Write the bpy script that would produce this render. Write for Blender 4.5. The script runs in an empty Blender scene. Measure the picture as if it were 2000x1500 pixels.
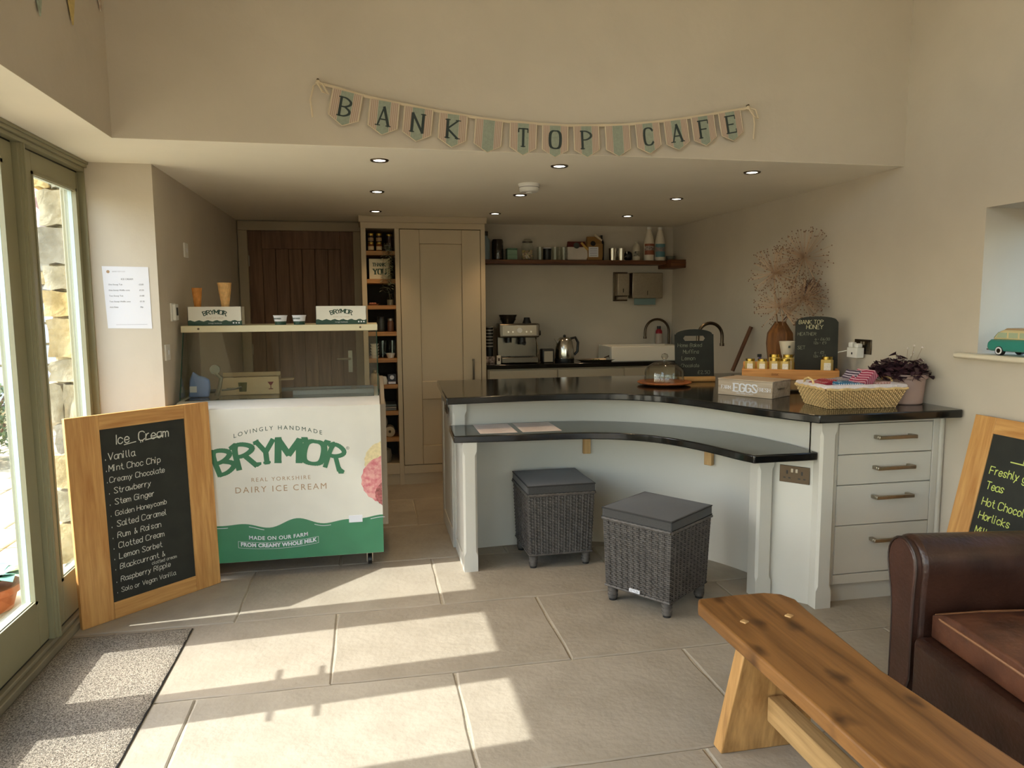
import bpy, bmesh, math, random
from mathutils import Vector, Matrix, Euler
R = math.radians
rnd = random.Random(7)
sc = bpy.context.scene
COL = sc.collection

# ------------------------------------------------------------------ camera, sky, sun, exposure
cd = bpy.data.cameras.new('camera')
cam = bpy.data.objects.new('camera', cd)
COL.objects.link(cam)
cd.sensor_width = 36.0
cd.lens = 1406.4 / 2000 * 36
cd.clip_start = 0.05
yaw, pit, rol = .1952, .1077, -.0063
fw = Vector((math.sin(yaw) * math.cos(pit), math.cos(yaw) * math.cos(pit), -math.sin(pit)))
rt = Vector((math.cos(yaw), -math.sin(yaw), 0))
up = rt.cross(fw)
r2 = rt * math.cos(rol) + up * math.sin(rol)
u2 = -rt * math.sin(rol) + up * math.cos(rol)
mw = Matrix((r2, u2, -fw)).transposed().to_4x4()
mw.translation = Vector((0, 0, 1.5))
cam.matrix_world = mw
sc.camera = cam

w = bpy.data.worlds.new('sky')
sc.world = w
w.use_nodes = True
nt = w.node_tree
nt.nodes.clear()
wo = nt.nodes.new('ShaderNodeOutputWorld')
bg = nt.nodes.new('ShaderNodeBackground')
sky = nt.nodes.new('ShaderNodeTexSky')
sky.sky_type = 'NISHITA'
sky.sun_disc = False
sky.sun_elevation = R(46)
sky.sun_rotation = R(-87)
sky.air_density = 1.2
sky.dust_density = 2.5
sky.ozone_density = 1.0
bg.inputs['Strength'].default_value = 1.12
nt.links.new(sky.outputs[0], bg.inputs[0])
nt.links.new(bg.outputs[0], wo.inputs[0])

sd = bpy.data.lights.new('sun', 'SUN')
sd.energy = 7.7
sd.color = (1.0, .98, .94)
sd.angle = R(0.53)
sun = bpy.data.objects.new('sun', sd)
COL.objects.link(sun)
sun.rotation_euler = Vector((1, .062, -1 / .95)).to_track_quat('-Z', 'Y').to_euler()

sc.view_settings.view_transform = 'Standard'
sc.view_settings.look = 'None'
sc.view_settings.gamma = 1
sc.view_settings.use_curve_mapping = False
sc.view_settings.exposure = 0.03
sc.cycles.max_bounces = 8
sc.cycles.diffuse_bounces = 5
sc.cycles.transparent_max_bounces = 16
sc.cycles.caustics_reflective = False
sc.cycles.caustics_refractive = False
sc.cycles.sample_clamp_indirect = 6
sc.cycles.use_denoising = True

# ------------------------------------------------------------------ materials
def lin(c):
    return tuple(((v / 255) / 12.92 if v <= 10 else (((v / 255) + .055) / 1.055) ** 2.4) for v in c)

MATS = {}
def mat(name, rgb, rough=.6, metal=0., noise=0., nscale=8., bump=0., bscale=40., spec=.5, emit=0., coat=0., rgb2=None, sheen=0.):
    if name in MATS: return MATS[name]
    m = bpy.data.materials.new(name)
    m.use_nodes = True
    N, L = m.node_tree.nodes, m.node_tree.links
    b = N['Principled BSDF']
    c = lin(rgb)
    b.inputs['Base Color'].default_value = (*c, 1)
    b.inputs['Roughness'].default_value = rough
    b.inputs['Metallic'].default_value = metal
    b.inputs['Specular IOR Level'].default_value = spec
    if coat: b.inputs['Coat Weight'].default_value = coat; b.inputs['Coat Roughness'].default_value = .1
    if sheen: b.inputs['Sheen Weight'].default_value = sheen
    if emit:
        b.inputs['Emission Color'].default_value = (*c, 1)
        b.inputs['Emission Strength'].default_value = emit
    tc = N.new('ShaderNodeTexCoord')
    if noise or rgb2:
        n = N.new('ShaderNodeTexNoise')
        n.inputs['Scale'].default_value = nscale
        n.inputs['Detail'].default_value = 5
        L.new(tc.outputs['Object'], n.inputs['Vector'])
        mx = N.new('ShaderNodeMix'); mx.data_type = 'RGBA'
        if rgb2:
            a, d = c, lin(rgb2)
        else:
            a = tuple(v * (1 - noise) for v in c); d = tuple(min(1, v * (1 + noise)) for v in c)
        mx.inputs[6].default_value = (*a, 1); mx.inputs[7].default_value = (*d, 1)
        mr = N.new('ShaderNodeMapRange')
        mr.inputs[1].default_value = .35; mr.inputs[2].default_value = .65
        L.new(n.outputs['Fac'], mr.inputs[0]); L.new(mr.outputs[0], mx.inputs[0])
        L.new(mx.outputs[2], b.inputs['Base Color'])
    if bump:
        n2 = N.new('ShaderNodeTexNoise')
        n2.inputs['Scale'].default_value = bscale
        n2.inputs['Detail'].default_value = 4
        L.new(tc.outputs['Object'], n2.inputs['Vector'])
        bp = N.new('ShaderNodeBump')
        bp.inputs['Strength'].default_value = bump
        bp.inputs['Distance'].default_value = .01
        L.new(n2.outputs['Fac'], bp.inputs['Height'])
        L.new(bp.outputs[0], b.inputs['Normal'])
    MATS[name] = m
    return m

def wood(name, c1, c2, axis=0, rough=.45, scale=14., knots=False, bump=.15, spec=.4):
    if name in MATS: return MATS[name]
    m = bpy.data.materials.new(name); m.use_nodes = True
    N, L = m.node_tree.nodes, m.node_tree.links
    b = N['Principled BSDF']; b.inputs['Roughness'].default_value = rough; b.inputs['Specular IOR Level'].default_value = spec
    tc = N.new('ShaderNodeTexCoord'); mp = N.new('ShaderNodeMapping')
    s = [scale, scale, scale]; s[axis] = scale * .07
    mp.inputs['Scale'].default_value = s
    L.new(tc.outputs['Object'], mp.inputs['Vector'])
    n = N.new('ShaderNodeTexNoise'); n.inputs['Scale'].default_value = 2.2; n.inputs['Detail'].default_value = 8; n.inputs['Distortion'].default_value = .8
    L.new(mp.outputs[0], n.inputs['Vector'])
    wv = N.new('ShaderNodeTexNoise'); wv.inputs['Scale'].default_value = 11; wv.inputs['Detail'].default_value = 3
    L.new(mp.outputs[0], wv.inputs['Vector'])
    ad = N.new('ShaderNodeMath'); ad.operation = 'MULTIPLY_ADD'; ad.inputs[1].default_value = .35
    L.new(wv.outputs['Fac'], ad.inputs[0]); L.new(n.outputs['Fac'], ad.inputs[2])
    cr = N.new('ShaderNodeValToRGB')
    cr.color_ramp.elements[0].position = .45; cr.color_ramp.elements[0].color = (*lin(c2), 1)
    cr.color_ramp.elements[1].position = .85; cr.color_ramp.elements[1].color = (*lin(c1), 1)
    L.new(ad.outputs[0], cr.inputs[0])
    out = cr.outputs[0]
    if knots:
        v = N.new('ShaderNodeTexVoronoi'); v.voronoi_dimensions = '2D'; v.inputs['Scale'].default_value = 1.0
        mp2 = N.new('ShaderNodeMapping'); t = [6., 6., 6.]; t[axis] = 3.6; mp2.inputs['Scale'].default_value = t
        L.new(tc.outputs['Object'], mp2.inputs['Vector'])
        ns = N.new('ShaderNodeTexNoise'); ns.inputs['Scale'].default_value = 3.; L.new(mp2.outputs[0], ns.inputs['Vector'])
        va = N.new('ShaderNodeVectorMath'); va.operation = 'MULTIPLY_ADD'; va.inputs[1].default_value = (.35, .35, .35)
        L.new(ns.outputs['Color'], va.inputs[0]); L.new(mp2.outputs[0], va.inputs[2])
        L.new(va.outputs[0], v.inputs['Vector'])
        kr = N.new('ShaderNodeMapRange'); kr.inputs[1].default_value = .04; kr.inputs[2].default_value = .2; kr.inputs[3].default_value = .85; kr.inputs[4].default_value = 0
        L.new(v.outputs['Distance'], kr.inputs[0])
        mk = N.new('ShaderNodeMix'); mk.data_type = 'RGBA'; mk.inputs[7].default_value = (*lin((70, 42, 18)), 1)
        L.new(kr.outputs[0], mk.inputs[0]); L.new(out, mk.inputs[6]); out = mk.outputs[2]
    L.new(out, b.inputs['Base Color'])
    bp = N.new('ShaderNodeBump'); bp.inputs['Strength'].default_value = bump; bp.inputs['Distance'].default_value = .004
    L.new(ad.outputs[0], bp.inputs['Height']); L.new(bp.outputs[0], b.inputs['Normal'])
    MATS[name] = m
    return m

def glass(name, tint=(1, 1, 1), refl=1.0, rough=.02):
    if name in MATS: return MATS[name]
    m = bpy.data.materials.new(name); m.use_nodes = True
    N, L = m.node_tree.nodes, m.node_tree.links
    N.clear()
    o = N.new('ShaderNodeOutputMaterial'); t = N.new('ShaderNodeBsdfTransparent'); g = N.new('ShaderNodeBsdfGlossy')
    t.inputs[0].default_value = (*tint, 1); g.inputs['Roughness'].default_value = rough
    f = N.new('ShaderNodeFresnel')
    ge = N.new('ShaderNodeNewGeometry'); mr = N.new('ShaderNodeMapRange'); mr.inputs[3].default_value = 1.45; mr.inputs[4].default_value = 1 / 1.45
    L.new(ge.outputs['Backfacing'], mr.inputs[0]); L.new(mr.outputs[0], f.inputs[0])
    mu = N.new('ShaderNodeMath'); mu.operation = 'MULTIPLY'; mu.inputs[1].default_value = refl; mu.use_clamp = True
    mx = N.new('ShaderNodeMixShader')
    L.new(f.outputs[0], mu.inputs[0]); L.new(mu.outputs[0], mx.inputs[0]); L.new(t.outputs[0], mx.inputs[1]); L.new(g.outputs[0], mx.inputs[2]); L.new(mx.outputs[0], o.inputs[0])
    MATS[name] = m
    return m

WALL = mat('warm_plaster', (201, 191, 175), .9, noise=.03, nscale=3, bump=.25, bscale=14, spec=.2)
CEIL = mat('cream_ceiling', (245, 238, 222), .92, noise=.02, nscale=2, bump=.2, bscale=9, spec=.2)
STONE = None
GROUT = mat('pale_grout', (178, 168, 150), .95, noise=.1, nscale=60, bump=.4, bscale=200)
OLIVE = mat('olive_paint', (146, 141, 112), .45, noise=.03, nscale=4)
GREYT = mat('dark_gasket', (38, 38, 36), .5)
SPACER = mat('pane_edge_spacer', (196, 212, 210), .4)
PAINT = mat('pale_cabinet_paint', (205, 200, 188), .5, noise=.015, nscale=3)
PUTTY = mat('putty_cabinet_paint', (196, 178, 148), .5, noise=.015, nscale=3)
BLACK = mat('black_granite', (20, 20, 19), .12, noise=.4, nscale=300, spec=.6)
CHROME = mat('chrome', (205, 200, 190), .18, 1.0)
STEEL = mat('brushed_steel', (168, 158, 142), .35, 1.0, noise=.05, nscale=60)
GUN = mat('dark_nickel', (96, 84, 70), .3, 1.0)
WHITE = mat('white_plastic', (228, 226, 220), .4)
CERAM = mat('white_ceramic', (236, 228, 212), .12, spec=.6)
OAK = wood('oak', (216, 166, 102), (180, 124, 66), 2, .45)
OAKX = wood('oak_horizontal', (216, 166, 102), (180, 124, 66), 0, .45)
SHELFW = wood('shelf_oak', (190, 138, 80), (140, 92, 48), 0, .5)
DARKW = wood('brown_stained_wood', (116, 70, 36), (62, 34, 18), 0, .5)
DOORW = wood('walnut_door', (132, 98, 72), (98, 70, 50), 2, .55, scale=10)
BENCHW = wood('waxed_pine', (150, 104, 56), (104, 68, 32), 1, .42, scale=9, knots=True)
BENCHL = wood('bench_leg_pine', (196, 150, 92), (140, 100, 56), 2, .5, scale=9)
RAWW = wood('raw_pine', (208, 170, 116), (172, 130, 78), 2, .6)
SLATE = mat('chalkboard', (42, 43, 38), .85, noise=.18, nscale=9, bump=.05)
CHALK = mat('white_chalk', (214, 212, 202), .95, noise=.12, nscale=90)
CHALKG = mat('lime_chalk', (206, 218, 118), .95, noise=.1, nscale=90)
CHALKD = mat('faded_chalk', (140, 140, 122), .95, noise=.2, nscale=90)
GLASS = glass('window_glass', (.96, .98, .97), .8)
CLEAR = glass('clear_glass', (.93, .95, .93), 1.5)
THIN = glass('thin_display_glass', (.93, .95, .93), 1.3)
BLK = mat('black_plastic', (22, 22, 22), .4)
PAPER = mat('white_paper', (226, 226, 232), .8)
INK = mat('grey_ink', (90, 90, 96), .8)
GREEN = mat('bottle_green_print', (34, 92, 62), .4)
GREEND = mat('dark_green_print', (28, 62, 46), .5)
GOLDT = mat('bronze_print', (170, 138, 104), .5)
PRINTW = mat('whitewashed_print', (222, 218, 206), .35, noise=.03, nscale=6)
GREYF = mat('charcoal_cushion', (62, 60, 58), .85, noise=.12, nscale=160, bump=.2, bscale=400, sheen=.2)
RATTAN = mat('grey_rattan', (86, 80, 75), .55, noise=.25, nscale=35)
RATTAND = mat('dark_rattan_core', (34, 32, 30), .8)
WILLOW = mat('pale_willow', (216, 184, 128), .6, noise=.15, nscale=50)
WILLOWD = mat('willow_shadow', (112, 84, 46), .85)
LEATH = mat('brown_leather', (58, 35, 26), .33, noise=.3, nscale=7, bump=.25, bscale=60, spec=.55)
LEATHC = mat('worn_brown_leather', (74, 44, 31), .36, rgb2=(104, 64, 44), nscale=9, bump=.5, bscale=18, spec=.5)
PIPING = mat('leather_piping', (148, 104, 72), .5)

# ------------------------------------------------------------------ mesh helpers
def xf(bm, verts, M):
    if M is not None: bmesh.ops.transform(bm, matrix=M, verts=verts)

def box(bm, x0, x1, y0, y1, z0, z1, M=None):
    v = [bm.verts.new(p) for p in ((x0, y0, z0), (x1, y0, z0), (x1, y1, z0), (x0, y1, z0), (x0, y0, z1), (x1, y0, z1), (x1, y1, z1), (x0, y1, z1))]
    for f in ((0, 3, 2, 1), (4, 5, 6, 7), (0, 1, 5, 4), (1, 2, 6, 5), (2, 3, 7, 6), (3, 0, 4, 7)):
        bm.faces.new([v[i] for i in f])
    xf(bm, v, M)
    return v

def prism(bm, poly, a0, a1, plane='xy', M=None):
    """extrude a 2D polygon between a0 and a1 along the axis normal to the plane"""
    def P(p, a):
        return (p[0], p[1], a) if plane == 'xy' else ((p[0], a, p[1]) if plane == 'xz' else (a, p[0], p[1]))
    lo = [bm.verts.new(P(p, a0)) for p in poly]
    hi = [bm.verts.new(P(p, a1)) for p in poly]
    n = len(poly)
    f1 = bm.faces.new(list(reversed(lo))); f2 = bm.faces.new(hi)
    for i in range(n):
        bm.faces.new((lo[i], lo[(i + 1) % n], hi[(i + 1) % n], hi[i]))
    xf(bm, lo + hi, M)
    return lo + hi

def lathe(bm, prof, seg=24, c=(0, 0, 0), M=None, sx=1, sy=1):
    rings = []; allv = []
    for r, z in prof:
        if r < 1e-6:
            v = [bm.verts.new((c[0], c[1], c[2] + z))]
        else:
            v = [bm.verts.new((c[0] + sx * r * math.cos(2 * math.pi * i / seg), c[1] + sy * r * math.sin(2 * math.pi * i / seg), c[2] + z)) for i in range(seg)]
        rings.append(v); allv += v
    for a, b in zip(rings, rings[1:]):
        for i in range(seg):
            j = (i + 1) % seg
            if len(a) == 1 and len(b) == 1: continue
            if len(a) == 1: bm.faces.new((a[0], b[j], b[i]))
            elif len(b) == 1: bm.faces.new((a[i], a[j], b[0]))
            else: bm.faces.new((a[i], a[j], b[j], b[i]))
    xf(bm, allv, M)
    return allv

def cyl(bm, r, z0, z1, seg=20, c=(0, 0, 0), M=None, r1=None):
    r1 = r if r1 is None else r1
    return lathe(bm, [(0, z0), (r, z0), (r1, z1), (0, z1)], seg, c, M)

def tube(bm, pts, r, seg=8, taper=None, cap=True):
    pts = [Vector(p) for p in pts]
    rings = []
    prev = None
    for i, p in enumerate(pts):
        d = (pts[min(i + 1, len(pts) - 1)] - pts[max(i - 1, 0)]).normalized()
        if prev is None:
            a = d.cross(Vector((0, 0, 1)))
            if a.length < .1: a = d.cross(Vector((0, 1, 0)))
        else:
            a = prev - d * prev.dot(d)
        a.normalize(); b = d.cross(a); prev = a
        rr = r if taper is None else r * taper[i]
        rings.append([bm.verts.new(p + (a * math.cos(2 * math.pi * k / seg) + b * math.sin(2 * math.pi * k / seg)) * rr) for k in range(seg)])
    for u, v in zip(rings, rings[1:]):
        for k in range(seg):
            bm.faces.new((u[k], u[(k + 1) % seg], v[(k + 1) % seg], v[k]))
    if cap:
        bm.faces.new(list(reversed(rings[0]))); bm.faces.new(rings[-1])

def ball(bm, c, r, seg=8, sx=1, sy=1, sz=1):
    n = max(3, seg // 2)
    lathe(bm, [(r * math.sin(math.pi * i / n), -r * sz * math.cos(math.pi * i / n)) for i in range(n + 1)], seg, c, None, sx, sy)

def arc(cx, cy, r, a0, a1, n):
    return [(cx + r * math.cos(R(a0 + (a1 - a0) * i / n)), cy + r * math.sin(R(a0 + (a1 - a0) * i / n))) for i in range(n + 1)]

def obj(name, bm, m, parent=None, loc=None, rot=None, smooth=True, bevel=0, seg=2, kind=None, label=None):
    me = bpy.data.meshes.new(name)
    bmesh.ops.recalc_face_normals(bm, faces=bm.faces)
    bm.to_mesh(me); bm.free()
    if m: me.materials.append(m)
    if smooth:
        me.polygons.foreach_set('use_smooth', [True] * len(me.polygons))
        me.set_sharp_from_angle(angle=R(35))
    o = bpy.data.objects.new(name, me)
    COL.objects.link(o)
    if parent: o.parent = parent
    if loc: o.location = loc
    if rot: o.rotation_euler = rot
    if bevel:
        b = o.modifiers.new('bevel', 'BEVEL'); b.width = bevel; b.segments = seg; b.limit_method = 'ANGLE'; b.angle_limit = R(40)
        pass
    if kind: o['kind'] = kind
    if label: o['label'] = label
    return o

def NB(): return bmesh.new()

def bx(name, x0, x1, y0, y1, z0, z1, m, parent=None, bevel=0.003, **k):
    bm = NB(); box(bm, x0, x1, y0, y1, z0, z1)
    return obj(name, bm, m, parent, bevel=bevel, **k)

def tag(o, label, cat, group=None):
    o['label'] = label; o['category'] = cat
    if group: o['group'] = group
    return o

def thing(name, label, cat, loc=(0, 0, 0), rz=0, group=None):
    o = bpy.data.objects.new(name, None); COL.objects.link(o)
    o.empty_display_size = .05
    o.location = loc; o.rotation_euler = (0, 0, rz)
    return tag(o, label, cat, group)

def struct(name, bm, m, parent=None, **k):
    o = obj(name, bm, m, parent, **k)
    if not parent: o['kind'] = 'structure'
    return o

def sbx(name, x0, x1, y0, y1, z0, z1, m, bevel=0, parent=None):
    bm = NB(); box(bm, x0, x1, y0, y1, z0, z1)
    return struct(name, bm, m, parent, bevel=bevel)

def dup(root, loc=None, rz=None, label=None, group=None):
    r = root.copy(); COL.objects.link(r)
    if loc is not None: r.location = loc
    if rz is not None: r.rotation_euler = (r.rotation_euler[0], r.rotation_euler[1], rz)
    if label: r['label'] = label
    if group: r['group'] = group
    for ch in list(root.children):
        c = ch.copy(); COL.objects.link(c); c.parent = r
        for g in ch.children:
            d = g.copy(); COL.objects.link(d); d.parent = c
    return r

# ------------------------------------------------------------------ lettering
G = {
'A': "00 26 40|12 32", 'B': "00 06 26 45 44 23 03|23 42 41 20 00", 'C': "45 36 16 05 01 10 30 41", 'D': "00 06 26 44 42 20 00",
'E': "46 06 00 40|03 33", 'F': "46 06 00|03 33", 'G': "45 36 16 05 01 10 30 41 43 23", 'H': "06 00|46 40|03 43", 'I': "26 20",
'J': "36 31 20 10 01", 'K': "06 00|46 03 40", 'L': "06 00 40", 'M': "00 06 22 46 40", 'N': "00 06 40 46",
'O': "26 16 05 01 10 30 41 45 36 26", 'P': "00 06 26 45 44 23 03", 'Q': "26 16 05 01 10 30 41 45 36 26|22 40",
'R': "00 06 26 45 44 23 03|23 40", 'S': "45 36 16 05 14 32 41 30 10 01", 'T': "06 46|26 20", 'U': "06 01 10 30 41 46",
'V': "06 20 46", 'W': "06 10 24 30 46", 'X': "06 40|46 00", 'Y': "06 23 46|23 20", 'Z': "06 46 00 40",
'a': "34 14 03 01 10 20 31|34 31 40", 'b': "06 00|03 14 24 33 31 20 10 01", 'c': "33 24 14 03 01 10 20 31",
'd': "36 30|33 24 14 03 01 10 20 31", 'e': "02 32 33 24 14 03 01 10 20 31", 'f': "36 26 15 10|04 24",
'g': "33 24 14 03 01 10 20 31|34 3b 2a 1a 0b", 'h': "06 00|03 14 24 33 30", 'i': "04 00|05 06", 'k': "06 00|34 02 30",
'l': "06 01 10", 'm': "04 00|03 14 23 20|23 34 43 40", 'n': "04 00|03 14 24 33 30", 'o': "14 03 01 10 20 31 33 24 14",
'p': "04 0a|03 14 24 33 31 20 10 01", 'r': "04 00|02 14 24", 's': "33 24 14 03 12 31 20 10 01", 't': "16 11 20 30|04 24",
'u': "04 01 10 20 31|34 30", 'v': "04 10 24", 'w': "04 10 22 30 44", 'y': "04 20|34 0a", '&': "40 15 26 25 11 10 20 42",
'.': "00 01", '-': "03 23", '=': "02 32|04 34", '0': "26 16 05 01 10 30 41 45 36 26", '1': "15 26 20", '2': "05 16 36 45 00 40",
'4': "30 36 02 42", '5': "46 06 04 34 42 31 10 01", '6': "36 03 01 10 30 41 42 33 03", '7': "06 46 10", '9': "42 13 05 16 36 45 41 20",
'£': "45 36 26 15 12 00 40|03 33"}
STRAIGHT = set('AKNMVWXYZEFHLTIivwyk-=')

def strokes(ch):
    out = []
    for s in G[ch].split('|'):
        out.append([(float(t[0]), float({'a': -2, 'b': -1}.get(t[1], t[1]))) for t in s.split()])
    return out

def chaikin(p, n=2):
    for _ in range(n):
        q = [p[0]]
        for a, b in zip(p, p[1:]):
            q += [(a[0] * .75 + b[0] * .25, a[1] * .75 + b[1] * .25), (a[0] * .25 + b[0] * .75, a[1] * .25 + b[1] * .75)]
        q.append(p[-1]); p = q
    return p

def width_of(ch):
    if ch in 'ilI.': return 1.3 if ch != 'I' else 2.
    if ch == 'l': return 1.6
    if ch in 'mw' or ch.isupper() or ch in '&£024569': return 4.
    if ch in 'tfr-1': return 2.4
    return 3.

def text2d(s, size, mode='chalk', thick=.5, thin=None, gap=1.2, jit=0., seed=1, slant=0., arch=0., space=2.6):
    """list of quads/polygons in 2D; cap height = size; centred on x=0 baseline y=0; returns quads, total width"""
    rr = random.Random(seed); thin = thick if thin is None else thin
    k = size / 6.; x = 0; quads = []; spans = []
    for ch in s:
        if ch == ' ': x += space; continue
        if ch not in G: continue
        wd = width_of(ch)
        jx, jy = rr.uniform(-jit, jit), rr.uniform(-jit, jit)
        x0 = x
        off = 1 if ch == 'I' and mode != 'chalk' else 0
        for st in strokes(ch):
            pts = st if ch in STRAIGHT else chaikin(st, 2)
            if mode == 'serif' and ch in 'BDPR' : 
                pts = [st[0]] + chaikin(st[1:], 2) if st[0][1] == 0 and len(st) > 3 and st[1][1] == 6 else chaikin(st, 2)
            pts = [(px + x0 + jx + slant * py, py + jy + (rr.uniform(-jit, jit) * .3 if jit else 0)) for px, py in pts]
            for a, b in zip(pts, pts[1:]):
                dx, dy = b[0] - a[0], b[1] - a[1]; l = math.hypot(dx, dy)
                if l < 1e-6: continue
                t = abs(dy) / l
                wdt = thin + (thick - thin) * (t ** 1.5 if mode == 'serif' else t)
                if mode == 'serif' and ch in 'ANMVWKXY' and dx * dy > 0 and abs(dx) > .2: wdt = thin + (thick - thin) * .25
                nx, ny = -dy / l * wdt / 2, dx / l * wdt / 2
                ex, ey = dx / l * wdt * .25, dy / l * wdt * .25
                quads.append([(a[0] + nx - ex, a[1] + ny - ey), (b[0] + nx + ex, b[1] + ny + ey), (b[0] - nx + ex, b[1] - ny + ey), (a[0] - nx - ex, a[1] - ny - ey)])
            if mode == 'serif' and ch not in 'OCGSQ':
                for (px, py), raw in ((pts[0], st[0]), (pts[-1], st[-1])):
                    if raw[1] in (0, 6) and not (ch in 'BDPR' and raw[0] > 0 and raw[1] != 0) and not (ch == 'E' and raw[0] == 4) and not (ch == 'F' and raw[0] == 4) and not (ch in 'TLZ' and raw[0] in (0, 4)):
                        h = .28 * max(thin, .6); sw = thick * .95
                        quads.append([(px - sw, py - h), (px + sw, py - h), (px + sw, py + h), (px - sw, py + h)])
                if ch in 'BDPRFEH' and st[0] in ((0, 0), (4, 6)):
                    for py in (0, 6):
                        quads.append([(x0 - thick * .95, py - .2), (x0 + thick * .6, py - .2), (x0 + thick * .6, py + .2), (x0 - thick * .95, py + .2)])
                if ch in 'TEF' and st[0][1] == 6:
                    for px in ((x0, x0 + 4) if ch == 'T' else (x0 + 4,)):
                        quads.append([(px - .22, 4.7), (px + .22, 4.7), (px + .22, 6), (px - .22, 6)])
                if ch == 'E' and len(st) > 2:
                    quads.append([(x0 + 3.78, 0), (x0 + 4.22, 0), (x0 + 4.22, 1.3), (x0 + 3.78, 1.3)])
        spans.append((x0, x0 + wd))
        x += wd + gap
    W = x - gap
    res = []
    for q in quads:
        o = []
        for (px, py) in q:
            px -= W / 2
            if arch: py += arch * 6 * (1 - (px / (W / 2)) ** 2)
            o.append((px * k, py * k))
        res.append(o)
    return res, W * k

def flat_letters(name, quads, m, parent, O, U, V, off=.0003, th=0.0, label=None):
    """2D quads onto the plane through O with axes U (right) and V (up), lifted along the normal"""
    O, U, V = Vector(O), Vector(U).normalized(), Vector(V).normalized()
    Nn = U.cross(V)
    bm = NB()
    for i, q in enumerate(quads):
        o2 = off + (i % 71) * .00002
        vs = [bm.verts.new(O + U * a + V * b + Nn * o2) for a, b in q]
        try: bm.faces.new(vs)
        except Exception: pass
    o = obj(name, bm, m, parent, smooth=False, label=label)
    return o

def chalk(parent, lines, m, O, U, V, size, seed=3, name='chalk_writing', thick=.5, jit=.12, gap=1.0):
    """lines: list of (text, x, y, size factor) left aligned"""
    qs = []
    for i, (s, x, y, f) in enumerate(lines):
        q, W = text2d(s, size * f, 'chalk', thick, None, gap, jit, seed + i, .06)
        qs += [[(a + x + W / 2, b + y) for a, b in p] for p in q]
    return flat_letters(name, qs, m, parent, O, U, V)

_fc = {}
def sans(name, s, size, m, parent, O, U, V, off=.0003, arch=0., track=1.0, bold=0., align='CENTER', label=None, rot=0):
    cu = bpy.data.curves.new('t', 'FONT')
    cu.body = s; cu.size = size / .73; cu.align_x = align; cu.space_character = track; cu.offset = bold; cu.resolution_u = 3
    to = bpy.data.objects.new('t', cu); COL.objects.link(to)
    dg = bpy.context.evaluated_depsgraph_get(); dg.update()
    me = bpy.data.meshes.new_from_object(to.evaluated_get(dg))
    bpy.data.objects.remove(to); bpy.data.curves.remove(cu)
    O, U, V = Vector(O), Vector(U).normalized(), Vector(V).normalized()
    Nn = U.cross(V)
    xs = [v.co.x for v in me.vertices]
    hw = max(1e-6, max(abs(min(xs)), abs(max(xs)))) if xs else 1
    for v in me.vertices:
        x, y = v.co.x, v.co.y
        if arch: y += arch * (1 - (x / hw) ** 2)
        v.co = O + U * x + V * y + Nn * off
    me.name = name; me.materials.clear(); me.materials.append(m)
    o = bpy.data.objects.new(name, me); COL.objects.link(o); o.parent = parent
    if label: o['label'] = label
    return o

# ================================================================== THE SETTING
# floor of limestone slabs
STONES = []
for i, c in enumerate(((162, 152, 137), (157, 147, 132), (166, 157, 142))):
    m = mat('limestone_%s' % 'abc'[i], c, .55, noise=.09, nscale=5 + i, bump=.35, bscale=30, spec=.35, rgb2=tuple(v - 9 for v in c))
    STONES.append(m)
floor = sbx('floor', -1.62, 2.95, -3.0, 6.62, -.08, -.006, GROUT)

def slab_mesh(bm, x0, x1, y0, y1, z0, z1, j=.004, ch=.006, rr=rnd):
    """a slab with tumbled edges"""
    per = []
    nx = max(2, int((x1 - x0) / .12)); ny = max(2, int((y1 - y0) / .12))
    for i in range(nx): per.append((x0 + (x1 - x0) * i / nx, y0))
    for i in range(ny): per.append((x1, y0 + (y1 - y0) * i / ny))
    for i in range(nx): per.append((x1 - (x1 - x0) * i / nx, y1))
    for i in range(ny): per.append((x0, y1 - (y1 - y0) * i / ny))
    cx, cy = (x0 + x1) / 2, (y0 + y1) / 2
    lo = []; mid = []; top = []
    for (x, y) in per:
        jx, jy = rr.uniform(-j, j), rr.uniform(-j, j)
        sx = -1 if x > cx else 1; sy = -1 if y > cy else 1
        lo.append(bm.verts.new((x + jx, y + jy, z0)))
        mid.append(bm.verts.new((x + jx, y + jy, z1 - ch * .6)))
        top.append(bm.verts.new((x + jx + sx * ch, y + jy + sy * ch, z1)))
    n = len(per)
    for a, b in ((lo, mid), (mid, top)):
        for i in range(n): bm.faces.new((a[i], a[(i + 1) % n], b[(i + 1) % n], b[i]))
    bm.faces.new(top); bm.faces.new(list(reversed(lo)))

rows = [(-.6, .08, .0), (.08, .77, .58), (.77, 1.455, .31), (1.455, 2.14, 1.08), (2.14, 2.825, 1.31), (2.825, 3.512, .812), (3.512, 4.195, .33),
        (4.195, 4.88, .8), (4.88, 5.565, .3), (5.565, 6.25, .8), (6.25, 6.6, .3), (-1.29, -.6, .5), (-1.98, -1.29, .0), (-2.67, -1.98, .5), (-3.0, -2.67, 0)]
for (y0, y1, xj) in rows:
    x = xj - 4
    while x < 2.9:
        a, b = max(x, -1.60), min(x + 1.0, 2.86)
        if b - a > .05:
            bm = NB(); g = .0032
            slab_mesh(bm, a + g, b - g, y0 + g, y1 - g, -.02, 0)
            obj('tile', bm, STONES[rnd.randrange(3)], floor, smooth=False)
        x += 1.0

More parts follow.
